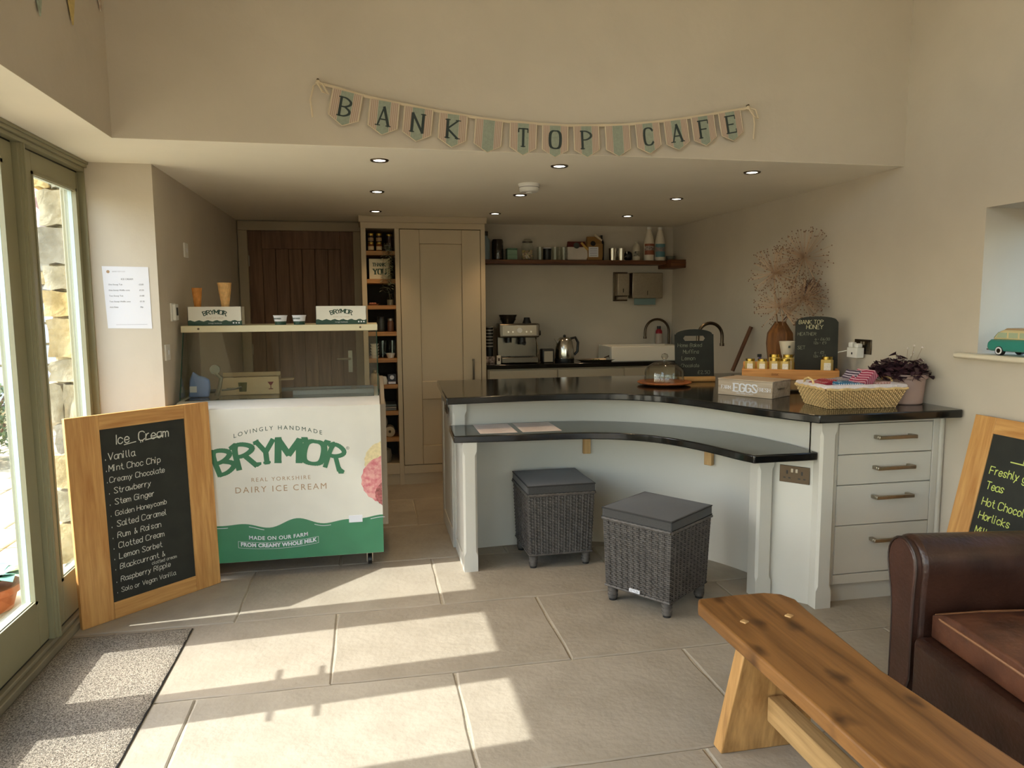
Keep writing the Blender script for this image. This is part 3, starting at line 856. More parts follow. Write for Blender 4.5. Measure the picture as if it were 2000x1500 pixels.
def make_stool(label):
    r = thing('rattan_stool', label, 'stool', group='rattan stools under the bar')
    W, D, zb, zt, tp = .392, .392, .08, .428, .012
    bm = NB()
    lo = [(-W / 2 + tp, -D / 2 + tp), (W / 2 - tp, -D / 2 + tp), (W / 2 - tp, D / 2 - tp), (-W / 2 + tp, D / 2 - tp)]
    hi = [(-W / 2, -D / 2), (W / 2, -D / 2), (W / 2, D / 2), (-W / 2, D / 2)]
    a = [bm.verts.new((*p, zb)) for p in lo]; b = [bm.verts.new((*p, zt)) for p in hi]
    for i in range(4): bm.faces.new((a[i], a[(i + 1) % 4], b[(i + 1) % 4], b[i]))
    bm.faces.new(b); bm.faces.new(list(reversed(a)))
    obj('core', bm, RATTAND, r)
    bm = NB()
    for k in range(4):
        Rz = Matrix.Rotation(k * math.pi / 2, 3, 'Z')
        P = Rz @ Vector((0, -D / 2 + tp, zb)); U = Rz @ Vector((1, 0, 0)); V = (Rz @ Vector((0, -tp, zt - zb))).normalized(); N = Rz @ Vector((0, -1, 0))
        weave_face(bm, P, U, V, W - 2 * tp, W, zt - zb, 22, 34, N)
        # thick plaited uprights every third column give the rib look
        for c in range(1, 11):
            a_ = c / 11 - .5
            q0 = P + U * a_ * (W - 2 * tp) + N * .004; q1 = P + U * a_ * W + V * (zt - zb) + N * .004
            for s in range(17):
                f0, f1 = s / 17, (s + .6) / 17
                tube(bm, [q0.lerp(q1, f0), q0.lerp(q1, (f0 + f1) / 2) + N * .002, q0.lerp(q1, f1)], .0028, 3, cap=False)
    obj('weave', bm, RATTAN, r, kind='stuff')
    bm = NB()
    for k in range(4):
        Rz = Matrix.Rotation(k * math.pi / 2, 3, 'Z')
        pts = [Rz @ Vector((x, -D / 2 - .004, zt + .002 + .003 * (i % 2))) for i, x in enumerate([-W / 2 + W * t / 30 for t in range(31)])]
        tube(bm, pts, .008, 6)
    obj('rim', bm, RATTAN, r)
    bm = NB(); q_ = W / 2 - tp + .002
    tube(bm, [(-q_, -q_, zb), (q_, -q_, zb), (q_, q_, zb), (-q_, q_, zb), (-q_, -q_, zb)], .006, 6); obj('base_band', bm, RATTAN, r)
    for sx in (-1, 1):
        for sy in (-1, 1):
            bm = NB(); cx, cy = sx * (W / 2 - tp - .026), sy * (D / 2 - tp - .026)
            for z in range(7):
                rr_ = .0265 if z % 2 else .024
                cyl(bm, rr_, .012 + z * .009, .012 + (z + 1) * .009, 12, (cx, cy, 0))
            lg = obj('leg', bm, RATTAN, r)
            bm = NB(); cyl(bm, .02, 0, .012, 12, (cx, cy, 0)); obj('foot', bm, BLK, lg)
    # cushion
    bm = NB(); cw = W / 2 + .004; ch = .052
    box(bm, -cw, cw, -cw, cw, zt + .008, zt + .008 + ch)
    bmesh.ops.subdivide_edges(bm, edges=bm.edges[:], cuts=6, use_grid_fill=True)
    for v in bm.verts:
        if v.co.z > zt + .055:
            v.co.z += .012 * (1 - (v.co.x / cw) ** 2) * (1 - (v.co.y / cw) ** 2) + rnd.uniform(-.0008, .0008)
    cu = obj('cushion', bm, GREYF, r, bevel=.011, seg=3)
    bm = NB()
    for z in (zt + .012, zt + .008 + ch - .004):
        tube(bm, [(-cw, -cw, z), (cw, -cw, z), (cw, cw, z), (-cw, cw, z), (-cw, -cw, z)], .0035, 6)
    obj('seam_piping', bm, mat('cushion_piping', (44, 43, 42), .8), cu)
    return r
stoolA = make_stool('grey rattan cube stool with flat charcoal cushion, further back beside the left bar post')
stoolA.location = (1.05, 4.085, 0); stoolA.rotation_euler = (0, 0, R(1))
stoolB = dup(stoolA, (1.413, 3.36, 0), R(-54), 'grey rattan cube stool turned cornerwise, nearest the bench, with white maker tag')
bm = NB(); M = Matrix.Rotation(R(0), 4, 'Z')
box(bm, -.03, .03, -.203, -.196, .090, .106); tgg = obj('maker_tag', bm, PAPER, stoolB, rot=(0, 0, 0))
q, _ = text2d('KETTLER', .008, 'sans', .9); flat_letters('tag_print', q, BLK, tgg, (0, -.2031, .094), (1, 0, 0), (0, 0, 1))

# ================================================================== CHALKBOARDS
def big_board(label, loc, rz, lean, wd, ht, sl, sr, st, sb):
    r = thing('menu_chalkboard', label, 'chalkboard', loc, rz)
    r.rotation_euler = Euler((-R(lean), 0, rz), 'XYZ')
    bm = NB(); box(bm, 0, sl, -.012, .012, 0, ht); obj('frame_stile', bm, OAK, r, bevel=.002)
    bm = NB(); box(bm, wd - sr, wd, -.012, .012, 0, ht); obj('frame_stile', bm, OAK, r, bevel=.002)
    bm = NB(); box(bm, sl, wd - sr, -.012, .012, ht - st, ht); obj('frame_rail', bm, OAKX, r, bevel=.002)
    bm = NB(); box(bm, sl, wd - sr, -.012, .012, 0, sb); obj('frame_rail', bm, OAKX, r, bevel=.002)
    bm = NB(); box(bm, sl, wd - sr, -.006, .008, sb, ht - st); obj('slate_panel', bm, SLATE, r)
    return r
b1 = big_board('oak-framed ice cream flavour chalkboard leaning against the freezer', (-1.362, 3.572, .0), R(43.4), 2.0, .715, 1.0, .15, .14, .072, .082)
L1 = [('Ice  Cream', .06, .765, 1.7)]
names_ = ['.Vanilla', '.Mint Choc Chip', '.Creamy Chocolate', '. Strawberry', '. Stem Ginger', '. Golden Honeycomb', '. Salted Caramel', '. Rum & Raisan', '. Clotted Cream', '. Lemon Sorbet', '. Blackcurrant &', '. Raspberry Ripple', '. Solo or Vegan Vanilla']
fz = [1.25, 1.12, 1.0, 1.05, 1.05, .92, 1.08, 1.05, 1.05, 1.02, .98, .96, .84]
yy = [.695, .64, .585, .53, .475, .42, .365, .31, .258, .206, .155, .092, .04]
for s, f, y_ in zip(names_, fz, yy): L1.append((s, .018 + (.0 if s[1] != ' ' else .004), y_ , f))
L1.append(('clotted cream', .20, .128, .62))
wr_ = chalk(b1, L1, CHALK, (.15, -.0065, .082), (1, 0, 0), (0, 0, 1), .0265, seed=11, thick=.62)
flat_letters('underline', [[(.11, .755), (.17, .762), (.17, .766), (.11, .759)], [(.215, .762), (.31, .772), (.31, .777), (.215, .767)], [(.19, .755), (.194, .755), (.194, .763), (.19, .763)], [(.2, .756), (.204, .756), (.204, .764), (.2, .764)]], CHALK, b1, (.15, -.0065, .082), (1, 0, 0), (0, 0, 1))
b2 = big_board('oak-framed hot drinks chalkboard with lime writing behind the leather sofa', (2.60, 2.875, .0), R(-90), 12.2, .62, 1.0, .115, .115, .075, .08)
L2 = [('Drinks', .185, .745, 1.9), ('Freshly ground', .03, .665, 1.3), ('Teas', .03, .595, 1.3), ('Hot Chocolate', .03, .52, 1.3), ('Horlicks', .03, .455, 1.3), ('Milk Shakes', .03, .385, 1.3), ('. Smoothies', .09, .295, 1.7)]
chalk(b2, L2, CHALKG, (.115, -.0065, .08), (1, 0, 0), (0, 0, 1), .0265, seed=31, thick=.7)
flat_letters('underline', [[(.12, .735), (.28, .735), (.28, .740), (.12, .740)]], CHALKG, b2, (.115, -.0065, .08), (1, 0, 0), (0, 0, 1))

# ================================================================== FREEZER
fr = thing('ice_cream_freezer', 'white ice cream display freezer with green printed front and glass canopy', 'freezer', (-.50, 4.435, 0))
def F(x): return x + .50
def FY(y): return y - 4.45
X0, X1, Y0, Y1 = -1.045, .05, 4.10, 4.80
bm = NB(); prism(bm, [(FY(Y0 + .01), .12), (FY(Y1), .12), (FY(Y1), .985), (FY(4.22), .985), (FY(Y0 + .012), .955)], F(X0), F(X1), 'yz')
# well opening is a dark inset glass on top
obj('body', bm, mat('freezer_white', (226, 224, 218), .3), fr, bevel=.004)
bm = NB(); box(bm, F(X0), F(X1), FY(Y0), FY(Y0 + .012), .098, .955); fp = obj('front_print', bm, PRINTW, fr, bevel=.001)
O = (F(-.50), FY(Y0) - .0004, 0)
UX, UZ = (1, 0, 0), (0, 0, 1)
# green hill band
pts = []
N_ = 60
for i in range(N_ + 1):
    x = X0 + (X1 - X0) * i / N_
    z = .305 + .014 * math.sin((x + .9) * 16) + .010 * math.sin((x + .2) * 25 + 1)
    pts.append((x + .5, z))
bm = NB()
for a, b in zip(pts, pts[1:]):
    v = [bm.verts.new((p[0], FY(Y0) - .0004, p[1])) for p in ((a[0], .099), (b[0], .099), b, a)]; bm.faces.new(v)
obj('green_hills', bm, mat('hill_green', (62, 128, 92), .35, noise=.04), fr, smooth=False)
qs = []
for (xc, l) in ((-.86, .07), (-.68, .08), (-.33, .09), (-.02, .08)):
    for k in range(6):
        a = xc + l * k / 6 - .45 + .45; b = xc + l * (k + 1) / 6
        f = lambda x: .305 + .014 * math.sin((x + .9) * 16) + .010 * math.sin((x + .2) * 25 + 1) - .012
        qs.append([(a + .5, f(a)), (b + .5, f(b)), (b + .5, f(b) - .003), (a + .5, f(a) - .003)])
flat_letters('hill_highlight', qs, PAPER, fr, (0, FY(Y0) - .0006, 0), UX, UZ)
LG = mat('logo_green', (52, 112, 78), .35, noise=.05)
def logo(parent, cx, base, W, H, O, m, off=.0002):
    """heavy arched wordmark, each letter turned along the arch, horned O, swash ends"""
    adv = [5.1, 5.3, 5.1, 6.3, 6.3, 4.6]; tot = sum(adv); k = W / (tot - 1); x = -tot / 2 + .5
    qs = []
    for i, (ch, a_) in enumerate(zip('BRYMOR', adv)):
        wd = a_ - 1.0
        q, _ = text2d(ch, 6, 'sans', 1.32, .98, 0)
        sx = wd / 4. * (1.0 if ch != 'O' else .95)
        u = (x + wd / 2) / (tot / 2)
        th = -.36 * u; c, s_ = math.cos(th), math.sin(th)
        hy = (1.0 if ch in 'YMO' else 1.06)
        extra = []
        if ch == 'O':
            for s in (-1, 1): extra.append([(s * 1.1, 5.3), (s * 1.7, 6.9), (s * 2.9, 6.7), (s * 2.5, 5.5), (s * 1.9, 4.9)])
        if i == 5: extra.append([(1.1, .2), (2.3, -1.0), (3.6, -.7), (3.7, .1), (2.6, .5), (1.8, 1.3)])
        if i == 1: extra.append([(1.3, .2), (2.2, -.5), (3.2, -.1), (3.3, .5), (2.2, .7)])
        if ch in 'BR': extra.append([(-1.6, 5.3), (-2.9, 5.0), (-3.1, 5.9), (-1.6, 6.7)])
        if ch == 'Y': extra += [[(-1.2, 5.2), (-2.7, 5.2), (-2.8, 6.1), (-1.4, 6.6)], [(-.9, -.1), (.9, -.1), (.9, .5), (-.9, .5)]]
        if ch == 'M': extra += [[(-2.7, 5.9), (-1.4, 5.9), (-1.4, 6.7), (-2.6, 6.6)], [(1.4, -.3), (2.6, -.3), (2.7, .4), (1.3, .4)], [(-2.7, -.3), (-1.3, -.3), (-1.3, .4), (-2.6, .4)]]
        for p in q + extra:
            o_ = []
            for (a, b) in p:
                a = a * sx if p in q else a * wd / 4.; b = (b - 3) * hy
                o_.append(((x + wd / 2 + a * c - b * s_) * k + cx, base + (b * c + a * s_ + 3) * H / 6 * 1.0 + H * .50 * (1 - u * u) - H * .05))
            qs.append(o_)
        x += a_
    return flat_letters('logo_lettering', qs, m, parent, O, UX, UZ, off)
logo(fr, F(-.502), .595, .675, .125, (0, FY(Y0), 0), LG)
sans('slogan_print', 'LOVINGLY HANDMADE', .024, GREEND, fr, (F(-.505), FY(Y0), .795), UX, UZ, arch=.038, track=1.45)
sans('slogan_print', 'REAL YORKSHIRE', .023, GOLDT, fr, (F(-.50), FY(Y0), .548), UX, UZ, track=1.35)
sans('slogan_print', 'DAIRY ICE CREAM', .035, GOLDT, fr, (F(-.50), FY(Y0), .488), UX, UZ, track=1.3)
sans('slogan_print', 'MADE ON OUR FARM', .022, PAPER, fr, (F(-.525), FY(Y0) - .0008, .225), UX, UZ, arch=-.012, track=1.1, bold=.0006)
sans('slogan_print', 'FROM CREAMY WHOLE MILK', .022, PAPER, fr, (F(-.525), FY(Y0) - .0008, .190), UX, UZ, arch=-.018, track=1.03, bold=.0012)
sans('registered_mark', '®', .018, GREEND, fr, (F(-.135), FY(Y0), .705), UX, UZ)
qs = []
for k in range(20):
    for dz in (-.012, .024):
        a, b = -.215 + k * .0215, -.215 + (k + 1) * .0215
        f = lambda x: .192 + dz - .018 * (1 - (x / .215) ** 2) 
        qs.append([(a, f(a)), (b, f(b)), (b, f(b) + .0016), (a, f(a) + .0016)])
for s in (-.215, .213): qs.append([(s, .180), (s + .0016, .180), (s + .0016, .216), (s, .216)])
flat_letters('ribbon_outline', qs, PAPER, fr, (F(-.525), FY(Y0) - .0008, 0), UX, UZ)
# printed scoops at the right edge
def scoop(name, cx, cz, r_, m, o_, clip=.0485, zlo=None):
    poly = [(cx + r_ * math.cos(2 * math.pi * i / 40) * (1 + .03 * math.sin(i * 3.1)), cz + r_ * math.sin(2 * math.pi * i / 40) * (1 + .03 * math.cos(i * 2.3))) for i in range(40)]
    poly = [(min(x, clip), z) for x, z in poly]
    bm = NB(); bm.faces.new([bm.verts.new((x + .5, FY(Y0) - o_, z)) for x, z in poly]); return obj(name, bm, m, fr, smooth=False)
scoop('vanilla_scoop_print', .07, .63, .115, mat('vanilla_print', (226, 208, 160), .5, noise=.1, nscale=60), .0012)
scoop('strawberry_scoop_print', .07, .525, .135, mat('strawberry_print', (206, 110, 118), .5, noise=.3, nscale=50, rgb2=(228, 168, 160)), .0016)
scoop('chocolate_scoop_print', .085, .44, .075, mat('choc_print', (120, 66, 56), .5, noise=.4, nscale=70, rgb2=(196, 110, 110)), .002)
bx('price_sticker', F(-.14), F(-.065), FY(Y0) - .0022, FY(Y0) - .0012, .285, .325, PAPER, fr, bevel=0)
for i, (x, y_) in enumerate(((-.95, 4.2), (-.03, 4.2), (-.95, 4.72), (-.03, 4.72))):
    bm = NB(); M = Matrix.Translation((F(x), FY(y_), .03)) @ Matrix.Rotation(R(90), 4, 'Y'); cyl(bm, .03, -.011, .011, 20, M=M)
    c_ = obj('caster', bm, BLK, fr)
    bm = NB(); box(bm, F(x) - .018, F(x) - .013, FY(y_) - .02, FY(y_) + .02, .02, .10); box(bm, F(x) + .013, F(x) + .018, FY(y_) - .02, FY(y_) + .02, .02, .10); box(bm, F(x) - .03, F(x) + .03, FY(y_) - .03, FY(y_) + .03, .1, .12)
    obj('caster_fork', bm, STEEL, c_)
# canopy
def gsheet(name, a, b, parent, m=THIN):
    bm = NB(); v = [bm.verts.new(p) for p in a]; bm.faces.new(v)
    o = obj(name, bm, m, parent, smooth=False)
    s = o.modifiers.new('solid', 'SOLIDIFY'); s.thickness = b
    return o
xa, xb = F(X0 + .012), F(X1 - .006)
gsheet('front_glass', [(xa, FY(4.235), .99), (xb, FY(4.235), .99), (xb, FY(4.39), 1.365), (xa, FY(4.39), 1.365)], .004, fr)
gsheet('side_glass', [(xa, FY(4.235), .99), (xa, FY(4.78), .99), (xa, FY(4.78), 1.365), (xa, FY(4.39), 1.365)], .004, fr)
gsheet('side_glass', [(xb, FY(4.235), .99), (xb, FY(4.78), .99), (xb, FY(4.78), 1.365), (xb, FY(4.39), 1.365)], .004, fr)
bm = NB(); box(bm, F(X0), F(X1), FY(4.385), FY(4.79), 1.362, 1.400); obj('canopy_top', bm, mat('cream_canopy', (214, 204, 170), .4), fr, bevel=.003)
for x in (-.95, -.05):
    bm = NB(); M = Matrix.Translation((F(x), FY(4.384), 1.382)) @ Matrix.Rotation(R(90), 4, 'X'); cyl(bm, .006, 0, .004, 12, M=M)
    obj('canopy_screw', bm, GUN, fr)
# edges of the glass read dark green
bm = NB()
EDG = mat('glass_edge_green', (30, 62, 50), .2)
for x in (xa, xb):
    tube(bm, [(x, FY(4.235), .99), (x, FY(4.39), 1.365)], .0028, 5)
obj('glass_edge', bm, EDG, fr)
bm = NB()
box(bm, F(-.45), F(X1) - .03, FY(4.40), FY(4.425), .986, 1.012); box(bm, F(X0) + .03, F(X1) - .03, FY(4.70), FY(4.725), .986, 1.0)
box(bm, F(-.12), F(-.095), FY(4.425), FY(4.70), .986, 1.0)
obj('lid_track', bm, mat('grey_lid_frame', (124, 128, 130), .4), fr, bevel=.002)
bm = NB(); box(bm, F(X0) + .03, F(X1) - .03, FY(4.26), FY(4.76), .9855, .9885); obj('sliding_lid', bm, mat('dark_lid_glass', (34, 38, 38), .08, spec=.7), fr)
bm = NB(); box(bm, F(.055) - .005, F(.085), FY(4.3), FY(4.78), .20, .93); 
prism(bm, [(FY(4.3), .93), (FY(4.75), .93), (FY(4.72), 1.06), (FY(4.5), 1.06)], F(.055), F(.08), 'yz')
obj('side_vent', bm, mat('vent_taupe', (150, 138, 122), .5), fr, bevel=.003)

# on top of the canopy
def cone_box(label, x0, x1):
    r = thing('cone_box', label, 'box', ((x0 + x1) / 2, 4.435, 1.4005), group='printed boxes on the freezer canopy')
    W = (x1 - x0) / 2; H = .107; D = .05; t = .003
    bm = NB(); box(bm, -W, W, -D, -D + t, 0, H); box(bm, -W, W, D - t, D, 0, H); box(bm, -W, -W + t, -D, D, 0, H); box(bm, W - t, W, -D, D, 0, H); box(bm, -W, W, -D, D, 0, t)
    obj('carton', bm, PRINTW, r, smooth=False)
    bm = NB()
    n = 24; P = [(-W + 2 * W * i / n, .027 + .004 * math.sin(i * 1.6)) for i in range(n + 1)]
    for a, b in zip(P, P[1:]): bm.faces.new([bm.verts.new((p[0], -D - .0006, p[1])) for p in ((a[0], .001), (b[0], .001), b, a)])
    obj('green_band', bm, GREEND, r, smooth=False)
    logo(r, 0, .056, .125, .022, (0, -D, 0), GREEND)
    sans('slogan_print', 'DAIRY ICE CREAM', .0065, GOLDT, r, (0, -D, .040), UX, UZ, track=1.3)
    sans('slogan_print', 'lovingly handmade', .0065, PAPER, r, (0, -D - .001, .010), UX, UZ, track=1.1)
    qs = [[(W - .05 + k * .015, .010), (W - .042 + k * .015, .010), (W - .042 + k * .015, .018), (W - .05 + k * .015, .018)] for k in range(3)]
    flat_letters('badge_print', qs, PAPER, r, (0, -D - .001, 0), UX, UZ)
    return r
cone_box('white and green printed carton at the left end of the freezer top, holding cones', -1.008, -.716)
cone_box('white and green printed carton at the right end of the freezer top', -.304, -.012)
def tub(x, lab):
    r = thing('paper_tub', lab, 'tub', (x, 4.405, 1.4005), group='paper tubs on the freezer')
    bm = NB(); lathe(bm, [(0, 0), (.031, 0), (.0335, .02)], 24); obj('green_base', bm, GREEND, r)
    bm = NB(); lathe(bm, [(.0335, .02), (.038, .05), (.0405, .051), (.0405, .055), (.037, .055), (.031, .004), (0, .004)], 24); obj('cup', bm, PAPER, r)
    q, _ = text2d('BRYMOR', .008, 'serif', 1.5, .9, 1.1); flat_letters('tub_print', q, GREEND, r, (-.012, -.0372, .032), (1, 0, 0), (0, -.15, 1))
tub(-.506, 'left of two small paper ice cream tubs on the freezer top')
tub(-.400, 'right of two small paper ice cream tubs on the freezer top, beside the right carton')
WAF = mat('waffle_cone', (222, 178, 118), .7, noise=.15, nscale=40)
def cone(x, z0, z1, r_, lab, m=WAF):
    r = thing('wafer_cone', lab, 'cone', (x, 4.44, z0))
    H = z1 - z0
    bm = NB(); lathe(bm, [(0, 0), (.008, 0), (r_, H), (r_ + .002, H), (r_ - .002, H), (.006, .01), (0, .01)], 20); obj('wafer', bm, m, r)
    bm = NB()
    for s in (-1, 1):
        for k in range(8):
            pts = []
            for i in range(9):
                t = i / 8; rr_ = .008 + (r_ - .008) * t + .0008; a = k * math.pi / 4 + s * t * 2.2
                pts.append((rr_ * math.cos(a), rr_ * math.sin(a), H * t))
            tube(bm, pts, .0012, 3, cap=False)
    obj('waffle_ridges', bm, m, r, kind='stuff')
cone(-.812, 1.405, 1.645, .037, 'tall waffle cone standing upright in the left carton')
cone(-.963, 1.405, 1.615, .026, 'small plain wafer cone in the left carton nearest the wall', mat('wafer_orange', (206, 140, 70), .7, noise=.15, nscale=40))

# inside the canopy
cb = thing('cardboard_box', 'open cardboard box with fragile glass symbol inside the freezer canopy', 'box', (-.70, 4.515, .989), R(2))
CARD = mat('brown_card', (196, 168, 130), .85, noise=.05)
bm = NB(); t = .003
for a in ((-.165, .165, -.075, -.075 + t), (-.165, .165, .075 - t, .075), (-.165, -.165 + t, -.075, .075), (.165 - t, .165, -.075, .075)): box(bm, *a, 0, .105)
box(bm, -.165, .165, -.075, .075, 0, t); obj('carton', bm, CARD, cb, smooth=False)
bm = NB(); box(bm, -.165, .165, .03, .034, .105, .13, Matrix.Rotation(R(-8), 4, 'X')); box(bm, .165, .245, -.05, .05, .08, .083); obj('flap', bm, CARD, cb)
qs = [[(.10, .075), (.135, .075), (.122, .055), (.113, .055)], [(.1155, .055), (.1195, .055), (.1195, .035), (.1155, .035)], [(.105, .03), (.13, .03), (.13, .035), (.105, .035)]]
flat_letters('fragile_symbol', qs, mat('maroon_ink', (110, 40, 40), .8), cb, (0, -.075, 0), UX, UZ)
flat_letters('box_print', [[(-.06, .02), (-.02, .02), (-.015, .075), (-.065, .075)], [(-.13, .03), (-.08, .035), (-.08, .045), (-.13, .045)]], mat('olive_ink', (96, 92, 60), .8), cb, (0, -.075, 0), UX, UZ)
bm = NB()
sheet = [(-.06, 0), (.05, 0), (.06, .05), (.058, .10), (.03, .118), (0, .125), (-.03, .15), (-.05, .10)]
prism(bm, sheet, -.01, .012, 'xz')
bb = tag(obj('blue_bag', bm, mat('blue_bag', (120, 148, 206), .35, noise=.08), loc=(-.965, 4.385, .9895), bevel=.008), 'pale blue packet standing at the left inside the freezer canopy', 'packet')
bx('packet_badge', -.05, -.012, -.0116, -.0104, .03, .065, PAPER, bb, bevel=0)
bm = NB(); tube(bm, [(0, 0, 0), (.02, 0, .05), (.03, 0, .10), (.0, 0, .13)], .012, 8); lathe(bm, [(0, -.01), (.028, -.01), (.028, .01), (0, .01)], 20, M=Matrix.Translation((0, 0, .15)) @ Matrix.Rotation(R(90), 4, 'X'))
tube(bm, [(.03, 0, .03), (.10, .0, .035), (.14, 0, .045)], .006, 6)
tag(obj('scoop', bm, mat('scoop_grey', (120, 116, 104), .35, .6), loc=(-.872, 4.37, .999)), 'grey metal scoop gadget with round dial between packet and cardboard box', 'scoop')

# ================================================================== LARDER UNIT
lu = thing('larder_cupboard', 'tall putty painted larder with open shelf bay and tall panelled door', 'cupboard', (0, 0, 0))
YF = 6.04
bm = NB()
box(bm, -.046, -.006, YF, 6.46, 0, 2.135); box(bm, .225, .262, YF, 6.46, 0, 2.135); box(bm, .934, .972, YF, 6.46, 0, 2.135)
box(bm, -.046, .972, YF, 6.46, 2.135, 2.184); box(bm, -.006, .225, YF, 6.06, .095, .186); box(bm, .262, .934, YF, 6.06, .095, .165)
box(bm, -.006, .225, 6.06, 6.46, .16, .186); box(bm, .262, .934, 6.06, 6.46, .14, .16)
obj('carcass', bm, PUTTY, lu, bevel=.002)
bm = NB(); box(bm, -.006, .934, 6.44, 6.46, .1, 2.135); obj('back_board', bm, mat('dark_back_board', (52, 44, 36), .8), lu)
bm = NB(); box(bm, -.046, .972, 6.055, 6.10, 0, .095); obj('plinth', bm, PUTTY, lu)
bm = NB(); prism(bm, [(YF - .004, 2.185), (YF - .004, 2.2), (YF - .018, 2.222), (YF - .018, 2.234), (6.46, 2.234), (6.46, 2.185)], -.060, .986, 'yz'); obj('cornice', bm, PUTTY, lu)
bm = NB()
dx0, dx1, dz0, dz1 = .266, .930, .170, 2.130
box(bm, dx0, .425, YF - .002, 6.06, dz0, dz1); box(bm, .775, dx1, YF - .002, 6.06, dz0, dz1)
box(bm, .425, .775, YF - .002, 6.06, 2.015, dz1); box(bm, .425, .775, YF - .002, 6.06, .725, .877); box(bm, .425, .775, YF - .002, 6.06, dz0, .331)
box(bm, .425, .775, YF + .010, 6.06, .331, 2.015)
ld = obj('door', bm, PUTTY, lu, bevel=.004)
bm = NB(); box(bm, .853, .867, YF - .035, YF - .022, .87, 1.06); box(bm, .853, .867, YF - .022, YF, .875, .89); box(bm, .853, .867, YF - .022, YF, 1.04, 1.055); obj('handle', bm, GUN, ld, bevel=.002)
SH = [1.955, 1.727, 1.514, 1.295, 1.075, .856, .632, .407]
for z in SH:
    bm = NB(); box(bm, -.006, .225, 6.05, 6.44, z - .034, z); obj('shelf', bm, SHELFW, lu, bevel=.002)

def jar(name, label, loc, r_, h, mbody, mlid, lidh=.014, group=None, cat='jar', fill=None, labelm=None, seg=16):
    t = thing(name, label, cat, loc, 0, group)
    bm = NB(); lathe(bm, [(0, 0), (r_ * .92, 0), (r_, .006), (r_, h - .02), (r_ * .86, h - .008), (r_ * .86, h - .002), (0, h - .002)], seg); obj('body', bm, mbody, t)
    bm = NB(); lathe(bm, [(0, h - .004), (r_ * .9, h - .004), (r_ * .92, h + lidh - .004), (r_ * .85, h + lidh), (0, h + lidh)], seg); obj('lid', bm, mlid, t)
    if labelm:
        bm = NB(); n = 8
        for i in range(n):
            a0, a1 = R(-150 + 120 * i / n), R(-150 + 120 * (i + 1) / n); q = r_ + .0006
            bm.faces.new([bm.verts.new(p) for p in ((q * math.cos(a0), q * math.sin(a0), h * .15), (q * math.cos(a1), q * math.sin(a1), h * .15), (q * math.cos(a1), q * math.sin(a1), h * .62), (q * math.cos(a0), q * math.sin(a0), h * .62))])
        obj('paper_label', bm, labelm, t)
    return t
AMB = mat('amber_jam', (120, 66, 30), .2, spec=.6)
AMBD = mat('dark_preserve', (50, 30, 24), .2, spec=.6)
LBL = mat('jar_label', (206, 182, 140), .8, noise=.1, nscale=60)
BRASS = mat('brass_lid', (196, 168, 84), .25, 1.0)
for x, nm in ((.035, 'left'), (.10, 'middle')):
    jar('preserve_jar', f'{nm} lower preserve jar with cream label on the larder top shelf', (x, 6.10, 1.9555), .026, .062, AMB, BRASS, group='jars on the larder top shelf', labelm=LBL)
    jar('preserve_jar', f'{nm} upper preserve jar stacked on another on the larder top shelf', (x, 6.10, 2.0275), .025, .058, AMBD, BRASS, group='jars on the larder top shelf', labelm=mat('tan_label', (150, 120, 84), .8))
jar('preserve_jar', 'right dark preserve jar behind the trailing plant on the larder top shelf', (.185, 6.15, 1.9555), .028, .13, AMBD, BRASS, group='jars on the larder top shelf')
# trailing plant
tp_ = thing('trailing_plant', 'silvery trailing foliage hanging down the larder shelves', 'plant', (.165, 6.052, 1.9555))
bm = NB(); lathe(bm, [(0, 0), (.02, 0), (.026, .045), (.024, .045), (0, .04)], 12); obj('pot', bm, mat('grey_pot', (120, 116, 108), .6), tp_)
LEAFS = mat('sage_leaf', (186, 190, 160), .6, rgb2=(96, 110, 80), nscale=30)
bm = NB(); bml = NB()
for k in range(5):
    x = rnd.uniform(-.03, .03); pts = [(x * .3, -.012, .045), (x, -.03, .06)]
    zz = .06
    L_ = rnd.uniform(.22, .38)
    while zz > -L_:
        zz -= .02; x += rnd.uniform(-.006, .006); pts.append((x, -.034 + rnd.uniform(-.004, .004), zz))
        for s in (-1, 1):
            if rnd.random() < .8:
                leaf_blade(bml, (x, -.034, zz), (s, rnd.uniform(-.8, .1), rnd.uniform(-.6, .6)), .030, .012, .4, 3)
    tube(bm, pts, .0015, 4)
obj('vine', bm, mat('vine_stem', (96, 84, 56), .7), tp_); obj('foliage', bml, LEAFS, tp_, kind='stuff')
# thank you sign
ty = thing('thank_you_sign', 'cream box sign reading THANK YOU on the second larder shelf', 'sign', (.10, 6.09, 1.7275))
bx('board', -.085, .085, -.015, .015, 0, .165, mat('cream_sign', (218, 206, 176), .7), ty)
q, _ = text2d('THANK', .026, 'serif', 1.5, .9, 1.0); flat_letters('lettering', q, GREEND, ty, (-.005, -.015, .105), UX, UZ)
q, _ = text2d('YOU', .042, 'serif', 1.7, 1.0, 1.3); flat_letters('lettering', q, GREEND, ty, (0, -.015, .04), UX, UZ)
